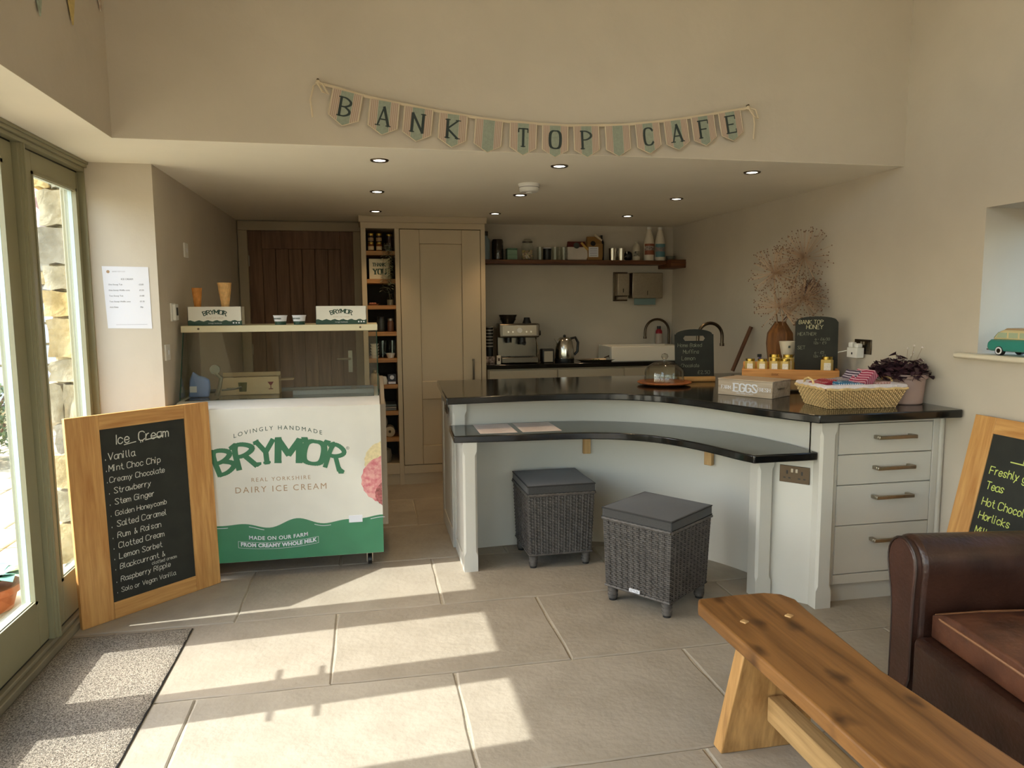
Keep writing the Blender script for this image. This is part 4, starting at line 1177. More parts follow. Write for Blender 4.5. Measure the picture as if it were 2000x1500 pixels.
# third shelf: sprig bottle and small coral dish
jb = thing('sprig_bottle', 'small clear bottle holding a green sprig on the third larder shelf', 'bottle', (.18, 6.10, 1.5145))
bm = NB(); lathe(bm, [(0, 0), (.027, 0), (.028, .05), (.012, .075), (.012, .095)], 14); obj('bottle_glass', bm, CLEAR, jb)
bm = NB(); lathe(bm, [(0, .002), (.025, .002), (.026, .045), (0, .045)], 12); obj('bottle_content', bm, mat('pale_content', (150, 132, 104), .6), jb)
bm = NB(); tube(bm, [(0, 0, .05), (-.01, 0, .11), (-.03, 0, .15)], .0015, 4)
for s in range(6): leaf_blade(bm, (-.005 * s, 0, .09 + s * .011), ((-1) ** s, -.3, .5), .035, .010, .3, 3)
obj('sprig', bm, LEAFS, jb)
dc = thing('coral_dish', 'low dish of pink pieces on the third larder shelf', 'dish', (.045, 6.10, 1.5145))
bm = NB(); lathe(bm, [(0, 0), (.03, 0), (.045, .012), (.043, .012), (0, .006)], 16); obj('dish', bm, mat('terracotta_dish', (160, 100, 70), .6), dc)
bm = NB()
for i in range(14): ball(bm, (rnd.uniform(-.03, .03), rnd.uniform(-.025, .02), .014), .008, 6)
obj('pieces', bm, mat('pink_pieces', (196, 130, 104), .6), dc, kind='stuff')
jar('dark_tin', 'tall dark tin on the fourth larder shelf', (.10, 6.12, 1.2955), .034, .11, mat('dark_tin', (48, 50, 46), .4), BLK, cat='tin')
jar('spice_jar', 'brown storage jar with pale lid on the fourth larder shelf', (.178, 6.11, 1.2955), .027, .095, mat('cocoa', (92, 60, 42), .4), STEEL, labelm=None)
# fifth shelf
def cupstack(name, lab, loc, r_, h, n, m, cat='cups'):
    for i in range(n):
        lab = ('lowest', 'second from bottom', 'middle', 'second from top', 'topmost')[i] + ' of the stacked white bowls at the left of the fifth larder shelf'
        t = thing(name, lab, cat, (loc[0], loc[1], loc[2] + i * h * 1.02), 0, 'stacked white bowls in the larder')
        bm = NB(); lathe(bm, [(0, 0), (r_ * .7, 0), (r_, h * .9), (r_ * 1.02, h), (r_ * .95, h), (0, h * .6)], 18); obj('bowl_body', bm, m, t)
cupstack('white_bowl', 'one of the stacked white bowls at the left of the fifth larder shelf', (.042, 6.10, 1.0755), .036, .024, 5, CERAM, 'bowl')
t = thing('sugar_bowl', 'single small white bowl at the right of the fifth larder shelf', 'bowl', (.172, 6.10, 1.0755))
bm = NB(); lathe(bm, [(0, 0), (.025, 0), (.038, .035), (.041, .04), (.038, .04), (.02, .008), (0, .008)], 20); obj('bowl_body', bm, CERAM, t)
for x in (.11, .19):
    t = thing('glass_tumbler', ('left' if x < .15 else 'right') + ' clear tumbler behind the bowls on the fifth larder shelf', 'glass', (x, 6.2, 1.0755), 0, 'tumblers in the larder')
    bm = NB(); lathe(bm, [(0, 0), (.026, 0), (.033, .14), (.031, .14), (.024, .006), (0, .006)], 16); obj('tumbler_body', bm, CLEAR, t)
# sixth shelf
t = thing('label_box', 'dark box with white round badge on the sixth larder shelf', 'box', (.178, 6.10, .8565))
bx('carton', -.035, .035, -.03, .03, 0, .085, mat('navy_box', (52, 56, 66), .6), t)
bm = NB(); cyl(bm, .018, 0, .001, 20, M=Matrix.Translation((0, -.030, .058)) @ Matrix.Rotation(R(90), 4, 'X')); obj('round_badge', bm, PAPER, t)
bx('lower_label', -.03, .03, -.0312, -.030, .004, .022, PAPER, t, bevel=0)
bm = NB(); lathe(bm, [(0, 0), (.036, 0), (.04, .04), (.03, .09), (.012, .10), (.018, .12), (0, .118)], 14)
for v in bm.verts: v.co.x += rnd.uniform(-.003, .003)
tag(obj('paper_bag', bm, mat('buff_bag', (178, 154, 116), .8), loc=(.04, 6.10, .8565)), 'buff paper bag tied at the neck on the sixth larder shelf', 'bag')
bm = NB(); lathe(bm, [(0, 0), (.028, 0), (.032, .03), (.02, .065), (0, .07)], 12)
tag(obj('small_bag', bm, mat('white_bag', (210, 204, 190), .7), loc=(.112, 6.09, .8565)), 'small white bag between paper bag and dark box on the sixth larder shelf', 'bag')
# seventh shelf folded cloths, eighth rolls, bottom basket
for i in range(3):
    bm = NB(); box(bm, .03, .21, 6.07, 6.3, .6325 + i * .018, .6325 + i * .018 + .0165)
    tag(obj('folded_cloth', bm, mat('cloth_%d' % i, ((120, 124, 122), (150, 148, 140), (94, 104, 106))[i], .9, noise=.1), bevel=.006), ('bottom grey', 'middle pale', 'top slate')[i] + ' folded cloth on the seventh larder shelf', 'cloth', 'folded cloths in the larder')
for i, (x, z, c) in enumerate(((.05, .4075, (172, 158, 134)), (.15, .4075, (198, 178, 146)), (.09, .487, (150, 138, 118)))):
    bm = NB(); lathe(bm, [(.012, 0), (.044, 0), (.044, .12), (.012, .12), (.012, 0)], 18, M=Matrix.Translation((x, 6.09 if i < 2 else 6.11, z + .0445)) @ Matrix.Rotation(R(-90), 4, 'X'))
    tag(obj('paper_roll', bm, mat('roll_%d' % i, c, .9, noise=.08)), ('left lower', 'right lower', 'upper')[i] + ' buff paper roll on the eighth larder shelf', 'roll', 'paper rolls in the larder')
bm = NB(); lathe(bm, [(0, 0), (.05, 0), (.065, .06), (.055, .11), (.02, .13), (0, .12)], 16)
for v in bm.verts: v.co += Vector((rnd.uniform(-.005, .005), rnd.uniform(-.005, .005), 0))
tag(obj('storage_sack', bm, mat('grey_sack', (132, 124, 108), .8), loc=(.10, 6.13, .1865)), 'grey lumpy sack in the bottom bay of the larder', 'bag')

# ================================================================== BACK COUNTER
bc = thing('back_counter', 'putty painted base cabinets along the back wall below the black worktop', 'cabinet', (0, 0, 0))
bm = NB(); box(bm, .99, 2.845, 6.08, 6.46, .1, .965); obj('carcass', bm, PUTTY, bc)
for i in range(3):
    x0 = 1.0 + i * .61
    bm = NB(); box(bm, x0, x0 + .60, 6.06, 6.08, .11, .95)
    d = obj('door', bm, PUTTY, bc, bevel=.003)
    bm = NB(); box(bm, x0 + .08, x0 + .52, 6.052, 6.06, .19, .84); obj('door_panel', bm, PUTTY, d, bevel=.006)
bx('plinth', .99, 2.845, 6.12, 6.16, 0, .1, PUTTY, bc)
bm = NB(); box(bm, .975, 2.849, 6.025, 6.498, .965, 1.003)
tag(obj('back_worktop', bm, BLACK, bevel=.005, seg=2), 'polished black granite worktop along the back wall under the shelf', 'worktop')
ZB = 1.0035
# espresso machine
em = thing('espresso_machine', 'stainless espresso machine with bean hopper on the back worktop', 'coffee machine', (1.28, 6.25, ZB))
ESP = mat('espresso_steel', (112, 104, 92), .28, 1.0)
bx('housing', -.18, .18, -.02, .15, 0, .31, ESP, em, bevel=.01)
bx('head', -.18, .18, -.13, .02, .225, .345, ESP, em, bevel=.012)
bm = NB(); box(bm, -.15, .15, -.133, -.130, .245, .33); obj('control_panel', bm, mat('panel_steel', (140, 132, 118), .2, 1.0), em)
bm = NB(); cyl(bm, .022, 0, .006, 20, M=Matrix.Translation((0, -.133, .288)) @ Matrix.Rotation(R(90), 4, 'X')); obj('pressure_gauge', bm, WHITE, em)
for x in (-.10, -.06, .06, .10):
    bm = NB(); cyl(bm, .008, 0, .004, 12, M=Matrix.Translation((x, -.133, .275)) @ Matrix.Rotation(R(90), 4, 'X')); obj('button', bm, CHROME, em)
bx('drip_tray', -.165, .165, -.15, -.02, .005, .055, ESP, em, bevel=.006)
bm = NB()
for k in range(12): box(bm, -.15 + k * .026, -.142 + k * .026, -.14, -.03, .055, .058)
obj('drip_grille', bm, BLK, em, kind='stuff')
bm = NB(); cyl(bm, .033, .185, .226, 20, (.03, -.085, 0)); cyl(bm, .036, .165, .188, 20, (.03, -.085, 0)); tube(bm, [(.03, -.11, .176), (.03, -.19, .170)], .011, 8); obj('portafilter', bm, BLK, em)
bm = NB(); cyl(bm, .028, .18, .226, 20, (-.09, -.085, 0)); obj('grinder_chute', bm, BLK, em)
bm = NB(); tube(bm, [(.15, -.08, .23), (.16, -.12, .16), (.165, -.13, .08)], .005, 6); obj('steam_wand', bm, CHROME, em)
bm = NB(); lathe(bm, [(0, .345), (.05, .345), (.075, .385), (.045, .36), (.045, .345)], 20, (-.07, .04, 0)); lathe(bm, [(.05, .345), (.072, .395), (.080, .415), (.082, .421), (0, .421)], 20, (-.07, .04, 0)); obj('bean_hopper', bm, mat('smoked_plastic', (46, 40, 34), .2), em)
bm = NB(); M = Matrix.Translation((.18, -.02, .26)) @ Matrix.Rotation(R(90), 4, 'Y'); cyl(bm, .024, 0, .03, 16, M=M); obj('steam_knob', bm, BLK, em)
for x in (-.15, .15):
    bm = NB(); cyl(bm, .012, 0, .01, 10, (x, .12, 0)); obj('foot', bm, BLK, em)
bm = NB(); cyl(bm, .04, .345, .352, 16, (.10, .03, 0)); lathe(bm, [(0, .352), (.038, .352), (.03, .375), (.026, .395), (0, .397)], 16, (.10, .03, 0))
tag(obj('tamper_cup', bm, BLK, loc=(1.28, 6.25, ZB + .0005)), 'small black cup upside down on top of the espresso machine', 'cup')
# stacked takeaway cups
for i in range(7):
    t = thing('takeaway_cup', ('lowest', 'second lowest', 'third lowest', 'middle', 'third highest', 'second highest', 'topmost')[i] + ' of the nested black takeaway cups beside the larder', 'cup', (1.035, 6.24, ZB + .06 + i * .028), 0, 'nested takeaway cups')
    bm = NB(); lathe(bm, [(0, 0), (.03, 0), (.036, .09), (.038, .09), (.035, .092), (.028, .004), (0, .004)], 14); obj('cup_body', bm, BLK, t)
    bm = NB(); lathe(bm, [(.0345, .084), (.0375, .084), (.0375, .093), (.0345, .093)], 14); obj('pale_rim', bm, mat('cup_rim', (150, 146, 138), .6), t)
t = thing('cup_holder_box', 'dark patterned box under the takeaway cups', 'box', (1.035, 6.24, ZB)); bx('carton', -.04, .04, -.04, .04, 0, .059, mat('patterned_box', (66, 52, 46), .7, rgb2=(180, 160, 150), nscale=50), t)
t = thing('small_carton', 'small white carton with brown stamp in front of the espresso machine', 'box', (1.085, 6.07, ZB)); bx('carton', -.018, .018, -.015, .015, 0, .075, mat('cream_carton', (206, 196, 180), .7), t); bx('brown_stamp', -.008, .008, -.0158, -.015, .03, .055, mat('brown_stamp', (70, 46, 40), .7), t, bevel=0)
t = thing('knock_box', 'small black box with pale front beside the kettle', 'box', (1.545, 6.17, ZB)); bx('body', -.055, .055, -.02, .08, 0, .12, BLK, t, bevel=.01); bx('pale_front', -.04, .04, -.026, -.02, .005, .10, mat('pale_grey_front', (168, 158, 140), .5), t)
# kettle
kt = thing('kettle', 'brushed steel jug kettle with black handle on the back worktop', 'kettle', (1.71, 6.22, ZB))
bm = NB(); lathe(bm, [(0, 0), (.086, 0), (.088, .012), (.088, .03)], 28); obj('base', bm, BLK, kt)
bm = NB(); lathe(bm, [(.084, .03), (.086, .06), (.082, .12), (.070, .18), (.058, .205), (.04, .218), (0, .222)], 28); prism(bm, [(-.055, .15), (-.095, .205), (-.05, .205)], -.02, .02, 'xz'); obj('jug_body', bm, CHROME, kt)
bm = NB(); ball(bm, (0, 0, .228), .014, 12); obj('lid_knob', bm, BLK, kt)
bm = NB(); tube(bm, [(.055, 0, .205), (.10, 0, .215), (.125, 0, .17), (.12, 0, .09), (.09, 0, .06)], .012, 10); obj('handle', bm, BLK, kt)
# tray with herbs
tr = thing('metal_tray', 'oval steel tray with green herbs and teabags on the back worktop', 'tray', (2.0, 6.14, ZB), R(3))
bm = NB(); lathe(bm, [(0, 0), (.16, 0), (.20, .022), (.205, .022), (.165, .004), (0, .004)], 32, sy=.5); obj('tray_body', bm, STEEL, tr)
bm = NB()
for i in range(40): leaf_blade(bm, (rnd.uniform(-.09, .0), rnd.uniform(-.03, .03), .006), (rnd.uniform(-1, 1), rnd.uniform(-1, 1), rnd.uniform(.1, .8)), .035, .009, .4, 3)
hb = tag(obj('herb_bunch', bm, mat('herb_green', (52, 84, 32), .7), loc=(2.02, 6.14, ZB + .002)), 'bunch of green herbs lying on the steel tray', 'herbs')
bm = NB()
for i in range(7): tube(bm, [(rnd.uniform(-.05, .05), rnd.uniform(-.03, .03), .01 + i * .006), (rnd.uniform(-.01, .03), 0, .03 + i * .004), (rnd.uniform(.02, .06), rnd.uniform(-.03, .03), .012 + i * .004)], .005, 5)
tag(obj('bread_twists', bm, mat('dark_twist', (66, 50, 36), .7), loc=(2.10, 6.14, ZB + .008)), 'small heap of dark twists beside the herbs on the steel tray', 'food')
# sink
sk = thing('belfast_sink', 'white ceramic countertop sink in the corner of the back worktop', 'sink', (2.435, 6.26, ZB))
bm = NB()
w_, d_, h_ = .335, .19, .135
box(bm, -w_, w_, -d_, -d_ + .03, 0, h_); box(bm, -w_, w_, d_ - .04, d_, 0, h_); box(bm, -w_, -w_ + .03, -d_ + .03, d_ - .04, 0, h_); box(bm, w_ - .03, w_, -d_ + .03, d_ - .04, 0, h_); box(bm, -w_ + .03, w_ - .03, -d_ + .03, d_ - .04, 0, .02)
obj('basin', bm, CERAM, sk, bevel=.006, seg=3)
bm = NB(); cyl(bm, .02, .02, .023, 20); obj('drain', bm, CHROME, sk)
def arch_tap(name, lab, base, H, R_, dirx, m=STEEL, r_=.010, extra=.03):
    t = thing(name, lab, 'tap', base)
    bm = NB(); cyl(bm, .022, 0, .03, 20, r1=.017); obj('tap_base', bm, m, t)
    pts = [(0, 0, .02), (0, 0, H - R_)]
    for i in range(1, 15):
        a = math.pi * i / 14
        pts.append((dirx * (R_ - R_ * math.cos(a)), 0, H - R_ + R_ * math.sin(a)))
    pts.append((dirx * 2 * R_, 0, H - R_ - extra))
    bm = NB(); tube(bm, pts, r_, 12); obj('spout', bm, m, t)
    bm = NB(); cyl(bm, r_ * 1.35, H - R_ - extra - .012, H - R_ - extra + .008, 14, (dirx * 2 * R_, 0, 0)); obj('nozzle', bm, m, t)
    return t
arch_tap('swan_neck_tap', 'swan neck steel tap at the back right of the ceramic sink', (2.797, 6.44, ZB), .365, .12, -1, GUN, .011, .05)
bm = NB(); 
bt = thing('soap_bottle', 'red soap bottle with black pump cap on the rim of the ceramic sink', 'bottle', (2.69, 6.425, ZB + .1355))
bm = NB(); lathe(bm, [(0, 0), (.03, 0), (.032, .01), (.032, .095)], 20); obj('lower_body', bm, mat('pale_label', (180, 168, 158), .5), bt)
bm = NB(); lathe(bm, [(.032, .095), (.03, .12), (.016, .138), (0, .138)], 20); obj('upper_body', bm, mat('red_plastic', (150, 28, 40), .4), bt)
bm = NB(); lathe(bm, [(0, .138), (.018, .138), (.018, .165), (0, .165)], 16); obj('cap', bm, BLK, bt)

# wall shelf
bm = NB(); box(bm, .975, 2.70, 6.29, 6.498, 1.872, 1.908)
ws = thing('wall_shelf', 'dark wooden shelf on the back wall beside the larder', 'shelf', (0, 0, 0))
obj('shelf_board', bm, DARKW, ws, bevel=.004)
bm = NB(); box(bm, 2.70, 2.848, 6.20, 6.498, 1.838, 1.912); obj('end_block', bm, DARKW, ws, bevel=.004)
bm = NB(); box(bm, 2.70, 2.845, 6.19, 6.199, 1.878, 1.884); obj('end_groove', bm, DARKW, ws)
ZS = 1.9085
YS = 6.39
def bottle(name, lab, x, prof, m, capm=None, capprof=None, y_=YS, z_=ZS, label_=None, group=None, cat='bottle'):
    t = thing(name, lab, cat, (x, y_, z_), 0, group)
    bm = NB(); lathe(bm, prof, 20); obj('body', bm, m, t)
    if capprof: bm = NB(); lathe(bm, capprof, 16); obj('cap', bm, capm, t)
    if label_:
        for (z0, z1, r_, mm, nm) in label_:
            bm = NB(); n = 10
            for i in range(n):
                a0, a1 = R(-165 + 150 * i / n), R(-165 + 150 * (i + 1) / n)
                bm.faces.new([bm.verts.new(p) for p in ((r_ * math.cos(a0), r_ * math.sin(a0), z0), (r_ * math.cos(a1), r_ * math.sin(a1), z0), (r_ * math.cos(a1), r_ * math.sin(a1), z1), (r_ * math.cos(a0), r_ * math.sin(a0), z1))])
            obj(nm, bm, mm, t)
    return t
bottle('squash_bottle', 'blue bottle with dark cap at the far left of the wall shelf', 1.035, [(0, 0), (.035, 0), (.036, .17), (.018, .2), (.018, .21), (0, .21)], mat('blue_bottle', (120, 140, 150), .3), BLK, [(0, .21), (.02, .21), (.02, .25), (0, .25)])
t = bottle('cafetiere_glass', 'dark glass storage jar second from the left on the wall shelf', 1.14, [(0, 0), (.05, 0), (.052, .01), (.052, .16), (.045, .18), (0, .182)], mat('dark_glass', (30, 22, 16), .08, spec=.8), cat='jar')
t = thing('green_tin', 'square pale green tin on the wall shelf', 'tin', (1.265, YS, ZS)); bx('body', -.045, .045, -.045, .045, 0, .09, mat('mint_tin', (120, 150, 122), .5), t); bx('lid', -.046, .046, -.046, .046, .09, .102, mat('dark_mint', (74, 110, 84), .5), t); bx('seam_line', -.0455, .0455, -.0456, .045, .042, .045, mat('dark_mint', (74, 110, 84), .5), t, bevel=0)
mj = thing('marshmallow_jar', 'clip top glass jar half full of pink marshmallows on the wall shelf', 'jar', (1.412, YS, ZS))
bm = NB(); lathe(bm, [(0, 0), (.052, 0), (.055, .01), (.055, .12), (.042, .145), (.042, .16)], 20); obj('jar_glass', bm, CLEAR, mj)
bm = NB(); lathe(bm, [(0, .16), (.045, .16), (.046, .168), (.03, .185), (0, .188)], 20); obj('lid', bm, CLEAR, mj)
bm = NB(); lathe(bm, [(.043, .155), (.047, .155), (.047, .163), (.043, .163)], 20); obj('clip_ring', bm, GUN, mj)
bm = NB()
for i in range(90):
    a = rnd.uniform(0, 6.28); q = .045 * math.sqrt(rnd.random()); ball(bm, (q * math.cos(a), q * math.sin(a), rnd.uniform(.01, .085)), .009, 6)
obj('marshmallows', bm, mat('marshmallow', (222, 186, 172), .8, rgb2=(214, 196, 130), nscale=40), mj, kind='stuff')
def mug(x, lab, group, m=CLEAR, r_=.038, h=.12, y_=YS, z_=ZS):
    t = thing('glass_mug' if m is CLEAR else 'steel_mug', lab, 'mug', (x, y_, z_), 0, group)
    bm = NB(); lathe(bm, [(0, 0), (r_ * .85, 0), (r_, h), (r_ * .94, h), (r_ * .8, .008), (0, .008)], 20); obj('mug_body', bm, m, t)
    bm = NB(); tube(bm, [(r_ * .9, 0, h * .8), (r_ + .02, 0, h * .75), (r_ + .024, 0, h * .45), (r_ * .88, 0, h * .25)], .005, 6); obj('handle', bm, m, t)
mug(1.528, 'clear latte glass to the left of the black tub on the wall shelf', 'latte glasses on the wall shelf', r_=.032)
bottle('black_tub', 'black tub with white lid between the latte glasses on the wall shelf', 1.60, [(0, 0), (.036, 0), (.038, .105), (0, .106)], BLK, PAPER, [(0, .106), (.039, .106), (.039, .114), (0, .115)], y_=6.42, cat='tub')
mug(1.668, 'clear latte glass just right of the black tub on the wall shelf', 'latte glasses on the wall shelf', r_=.032)
mug(1.75, 'clear latte glass next to the white coffee bag on the wall shelf', 'latte glasses on the wall shelf', r_=.032)
def bag(name, lab, x, w_, h, m, topm, fold=0.):
    t = thing(name, lab, 'bag', (x, YS, ZS))
    bm = NB(); box(bm, -w_ / 2, w_ / 2, -.04, .04, 0, h * .7)
    bmesh.ops.subdivide_edges(bm, edges=bm.edges[:], cuts=3, use_grid_fill=True)
    for v in bm.verts: v.co += Vector((rnd.uniform(-.004, .004) + (.006 if 0 < v.co.z < h * .6 and v.co.x > 0 else -.0), rnd.uniform(-.005, .005), 0))
    obj('bag_body', bm, m, t, bevel=.006)
    bm = NB(); prism(bm, [(-.038, h * .7), (.038, h * .7), (.006, h), (-.006, h)], -w_ * .46, w_ * .46, 'yz'); obj('folded_top', bm, topm, t, bevel=.003)
    return t
g1 = bag('coffee_bag', 'white coffee bag with dark red top and round badge on the wall shelf', 1.865, .18, .17, mat('white_foil_bag', (206, 196, 184), .5, noise=.06), mat('maroon_bag', (96, 36, 30), .6))
bm = NB(); cyl(bm, .028, 0, .002, 20, M=Matrix.Translation((-.01, -.046, .13)) @ Matrix.Rotation(R(76), 4, 'X')); obj('round_badge', bm, mat('grey_badge', (60, 66, 62), .5), g1)
bm = NB(); box(bm, -.045, .045, -.004, .004, -.009, .009, Matrix.Translation((.065, -.046, .125)) @ Matrix.Rotation(R(45), 4, 'Y')); obj('yellow_tape', bm, mat('yellow_tape', (190, 150, 66), .5), g1)
g2 = bag('coffee_bag', 'kraft coffee bag with black round badge and white label on the wall shelf', 2.03, .145, .215, mat('kraft_bag', (150, 112, 62), .7), mat('kraft_bag', (150, 112, 62), .7))
bx('white_label', -.06, .03, -.047, -.0455, .03, .12, PAPER, g2, bevel=0)
flat_letters('label_print', [[(-.05, .105 - k * .016), (.02, .105 - k * .016), (.02, .108 - k * .016), (-.05, .108 - k * .016)] for k in range(5)], INK, g2, (0, -.047, 0), UX, UZ)
bm = NB(); cyl(bm, .024, 0, .002, 20, M=Matrix.Translation((-.02, -.046, .15)) @ Matrix.Rotation(R(74), 4, 'X')); obj('round_badge', bm, BLK, g2)
bm = NB(); box(bm, -.045, .045, -.006, .006, -.008, .008, Matrix.Translation((.035, -.02, .205)) @ Matrix.Rotation(R(35), 4, 'Y')); obj('fold_clip', bm, mat('cream_clip', (206, 190, 160), .5), g2)
bottle('syrup_bottle', 'slim black bottle behind the kraft coffee bag on the wall shelf', 2.125, [(0, 0), (.024, 0), (.025, .17), (.011, .2), (.011, .235), (0, .236)], BLK, y_=6.455)
mug(2.21, 'left of two polished steel milk mugs on the wall shelf', 'steel milk mugs', CHROME, .034, .112)
mug(2.295, 'right of two polished steel milk mugs on the wall shelf', 'steel milk mugs', CHROME, .034, .112)
t = thing('black_cup', 'black round cup beside the cream bottle on the wall shelf', 'cup', (2.372, 6.42, ZS)); bm = NB(); ball(bm, (0, 0, .045), .045, 18, sz=1); obj('cup_body', bm, BLK, t)
CB = mat('cream_bottle', (206, 196, 174), .4)
bottle('cream_bottle', 'short cream bottle with black cow print on the wall shelf', 2.44, [(0, 0), (.036, 0), (.037, .02), (.037, .115), (.028, .145), (.012, .16), (0, .162)], CB, CB, [(0, .16), (.012, .16), (.013, .175), (0, .178)],
       label_=[(.04, .085, .0376, mat('cow_print', (60, 56, 48), .6, rgb2=(206, 196, 174), nscale=45), 'dark_print')])
MB_ = mat('milk_white', (222, 212, 196), .4)
bp = [(0, 0), (.046, 0), (.048, .01), (.048, .16), (.040, .20), (.024, .265), (.019, .285), (.019, .29), (0, .29)]
cp = [(0, .288), (.021, .288), (.020, .308), (0, .31)]
bottle('milkshake_bottle', 'left tall white bottle with brown label at the right of the wall shelf', 2.565, bp, MB_, WHITE, cp, group='tall white bottles on the wall shelf',
       label_=[(.055, .095, .0486, mat('brown_label', (138, 74, 48), .5), 'brown_label'), (.095, .135, .0486, mat('white_swirl', (196, 180, 168), .5, rgb2=(70, 40, 34), nscale=60), 'script_label'), (.135, .155, .0486, mat('brown_label', (138, 74, 48), .5), 'brown_label')])
bottle('milkshake_bottle', 'right tall white bottle with teal label at the right of the wall shelf', 2.672, bp, MB_, WHITE, cp, group='tall white bottles on the wall shelf',
       label_=[(.035, .085, .0486, mat('teal_label', (90, 132, 140), .5), 'teal_label'), (.085, .125, .0486, mat('teal_swirl', (168, 130, 126), .5, rgb2=(90, 120, 124), nscale=60), 'script_label'), (.125, .155, .0486, mat('teal_label', (90, 132, 140), .5), 'teal_label')])
t = thing('small_dish', 'small grey dish at the right end of the wall shelf', 'dish', (2.775, 6.38, 1.9125)); bm = NB(); lathe(bm, [(0, 0), (.03, 0), (.045, .04), (.042, .04), (0, .01)], 18); obj('dish_body', bm, mat('grey_dish', (110, 112, 104), .5), t)

# dispensers under the shelf
t = thing('soap_dispenser', 'narrow steel soap dispenser on the back wall under the shelf', 'dispenser', (2.325, 6.45, 1.56))
bx('back_plate', -.07, .07, .035, .048, -.02, .25, GUN, t); bx('case', -.055, .06, -.045, .035, .03, .235, STEEL, t, bevel=.004)
bx('level_slot', -.004, .004, -.0465, -.045, .06, .095, BLK, t, bevel=0); bx('push_lever', -.05, .045, -.04, .01, -.005, .022, STEEL, t)
t = thing('towel_dispenser', 'wide steel paper towel dispenser on the back wall beside the soap dispenser', 'dispenser', (2.555, 6.44, 1.565))
bx('case', -.148, .15, -.055, .058, 0, .235, STEEL, t, bevel=.004); bx('level_slot', -.003, .003, -.0565, -.055, .03, .07, BLK, t, bevel=0)
bm = NB(); box(bm, -.115, .095, -.02, -.017, -.06, .0); box(bm, -.115, .095, -.012, -.009, -.055, .0); obj('paper_towel', bm, mat('blue_towel', (120, 142, 140), .85), t)

# ================================================================== ON THE BAR
ZW = .9835
cd_ = thing('cake_stand', 'round wooden cake board under the glass dome on the bar', 'board', (1.885, 4.40, ZW))
bm = NB(); lathe(bm, [(0, 0), (.12, 0), (.17, .012), (.175, .018), (.17, .023), (0, .021)], 40); obj('turned_board', bm, wood('cherry', (170, 104, 60), (126, 70, 38), 0, .35), cd_)
dm = thing('glass_dome', 'clear glass cake dome with ball knob on the wooden board', 'dome', (1.885, 4.40, ZW + .0235))
bm = NB(); lathe(bm, [(.128, 0), (.130, .004), (.126, .07), (.112, .095), (.075, .118), (.02, .128), (0, .129)], 40)
lathe(bm, [(.125, .002), (.122, .068), (.108, .092), (.072, .114), (.02, .124), (0, .125)], 40); obj('dome_shell', bm, CLEAR, dm)
bm = NB(); lathe(bm, [(0, .128), (.012, .128), (.010, .14), (.018, .15), (.0235, .162), (.018, .176), (0, .182)], 24); obj('knob', bm, glass('knob_glass', (.8, .8, .76), 3.0), dm)

def slate(name, lab, loc, rz, w_, h, arch_, hole=False, foot=True, lean=6):
    t = thing(name, lab, 'chalkboard', loc, rz)
    bm = NB()
    M = Matrix.Rotation(-R(lean), 4, 'X')
    z0 = .035 if foot else 0
    prof = [(-w_ / 2, z0), (w_ / 2, z0), (w_ / 2, h - arch_)] + [(w_ / 2 * math.cos(a) * .92, h - arch_ + .012 + (arch_ - .012) * math.sin(a)) for a in [math.pi * i / 12 for i in range(13)]] + [(-w_ / 2, h - arch_)]
    if hole:
        hw, hh, hz = w_ * .24, .017, h - .062
        # two halves round a slot, plus cross pieces
        outer = prof
        top = [p for p in prof]
        def clipx(p, lo, hi):
            return p
        # left, right, below and above pieces share the same plane
        prism(bm, [(-w_ / 2, z0), (w_ / 2, z0), (w_ / 2, hz - hh), (-w_ / 2, hz - hh)], -.004, .004, 'xz', M)
        prism(bm, [(-w_ / 2, hz - hh), (-hw, hz - hh), (-hw - .012, hz), (-hw, hz + hh), (-w_ / 2, hz + hh)], -.004, .004, 'xz', M)
        prism(bm, [(w_ / 2, hz - hh), (w_ / 2, hz + hh), (hw, hz + hh), (hw + .012, hz), (hw, hz - hh)], -.004, .004, 'xz', M)
        arc_ = [(w_ / 2 * math.cos(a) * .94, hz + hh + .01 + (h - hz - hh - .01) * math.sin(a)) for a in [math.pi * i / 12 for i in range(13)]]
        prism(bm, [(-w_ / 2, hz + hh), (w_ / 2, hz + hh), (w_ / 2, hz + hh + .01)] + arc_ + [(-w_ / 2, hz + hh + .01)], -.004, .004, 'xz', M)
    else:
        prism(bm, prof, -.004, .004, 'xz', M)
    obj('slate_panel', bm, SLATE, t)
    if foot:
        bm = NB(); box(bm, -w_ * .42, w_ * .5, -.03, -.008, 0, .036); box(bm, -w_ * .42, w_ * .5, .010, .035, 0, .036); box(bm, -w_ * .42, w_ * .5, -.03, .035, 0, .012); obj('wooden_foot', bm, OAKX, t, bevel=.003)
    V = M.to_3x3() @ Vector((0, 0, 1)); P0 = M.to_3x3() @ Vector((0, -.0045, 0))
    return t, P0, V
s1, P0, V = slate('muffin_slate', 'dark slate menu with handle slot and faint muffin list beside the cake dome', (2.16, 4.53, ZW), R(-7), .268, .355, .05, True)
chalk(s1, [('Home Baked', -.115, .235, 1.25), ('Muffins', -.08, .19, 1.35), ('Lemon', -.09, .145, 1.35), ('Chocolate', -.095, .098, 1.15), ('£2.50', .02, .05, 1.2)], CHALKD, P0, (1, 0, 0), V, .0195, 51, thick=.55)
arch_tap('bar_tap', 'curved bronze-steel tap arching behind the muffin slate', (2.335, 4.86, ZW), .385, .095, 1, GUN, .012, .06)
# broom handle / rolling pin leaning at the right wall
bm = NB(); tube(bm, [(2.70, 5.02, ZW + .016), (2.822, 4.98, 1.335)], .0145, 12)
tag(obj('wooden_stick', bm, wood('dark_stick', (110, 70, 44), (78, 46, 28), 2, .6)), 'thick brown wooden stick leaning on the right wall behind the egg box', 'stick')

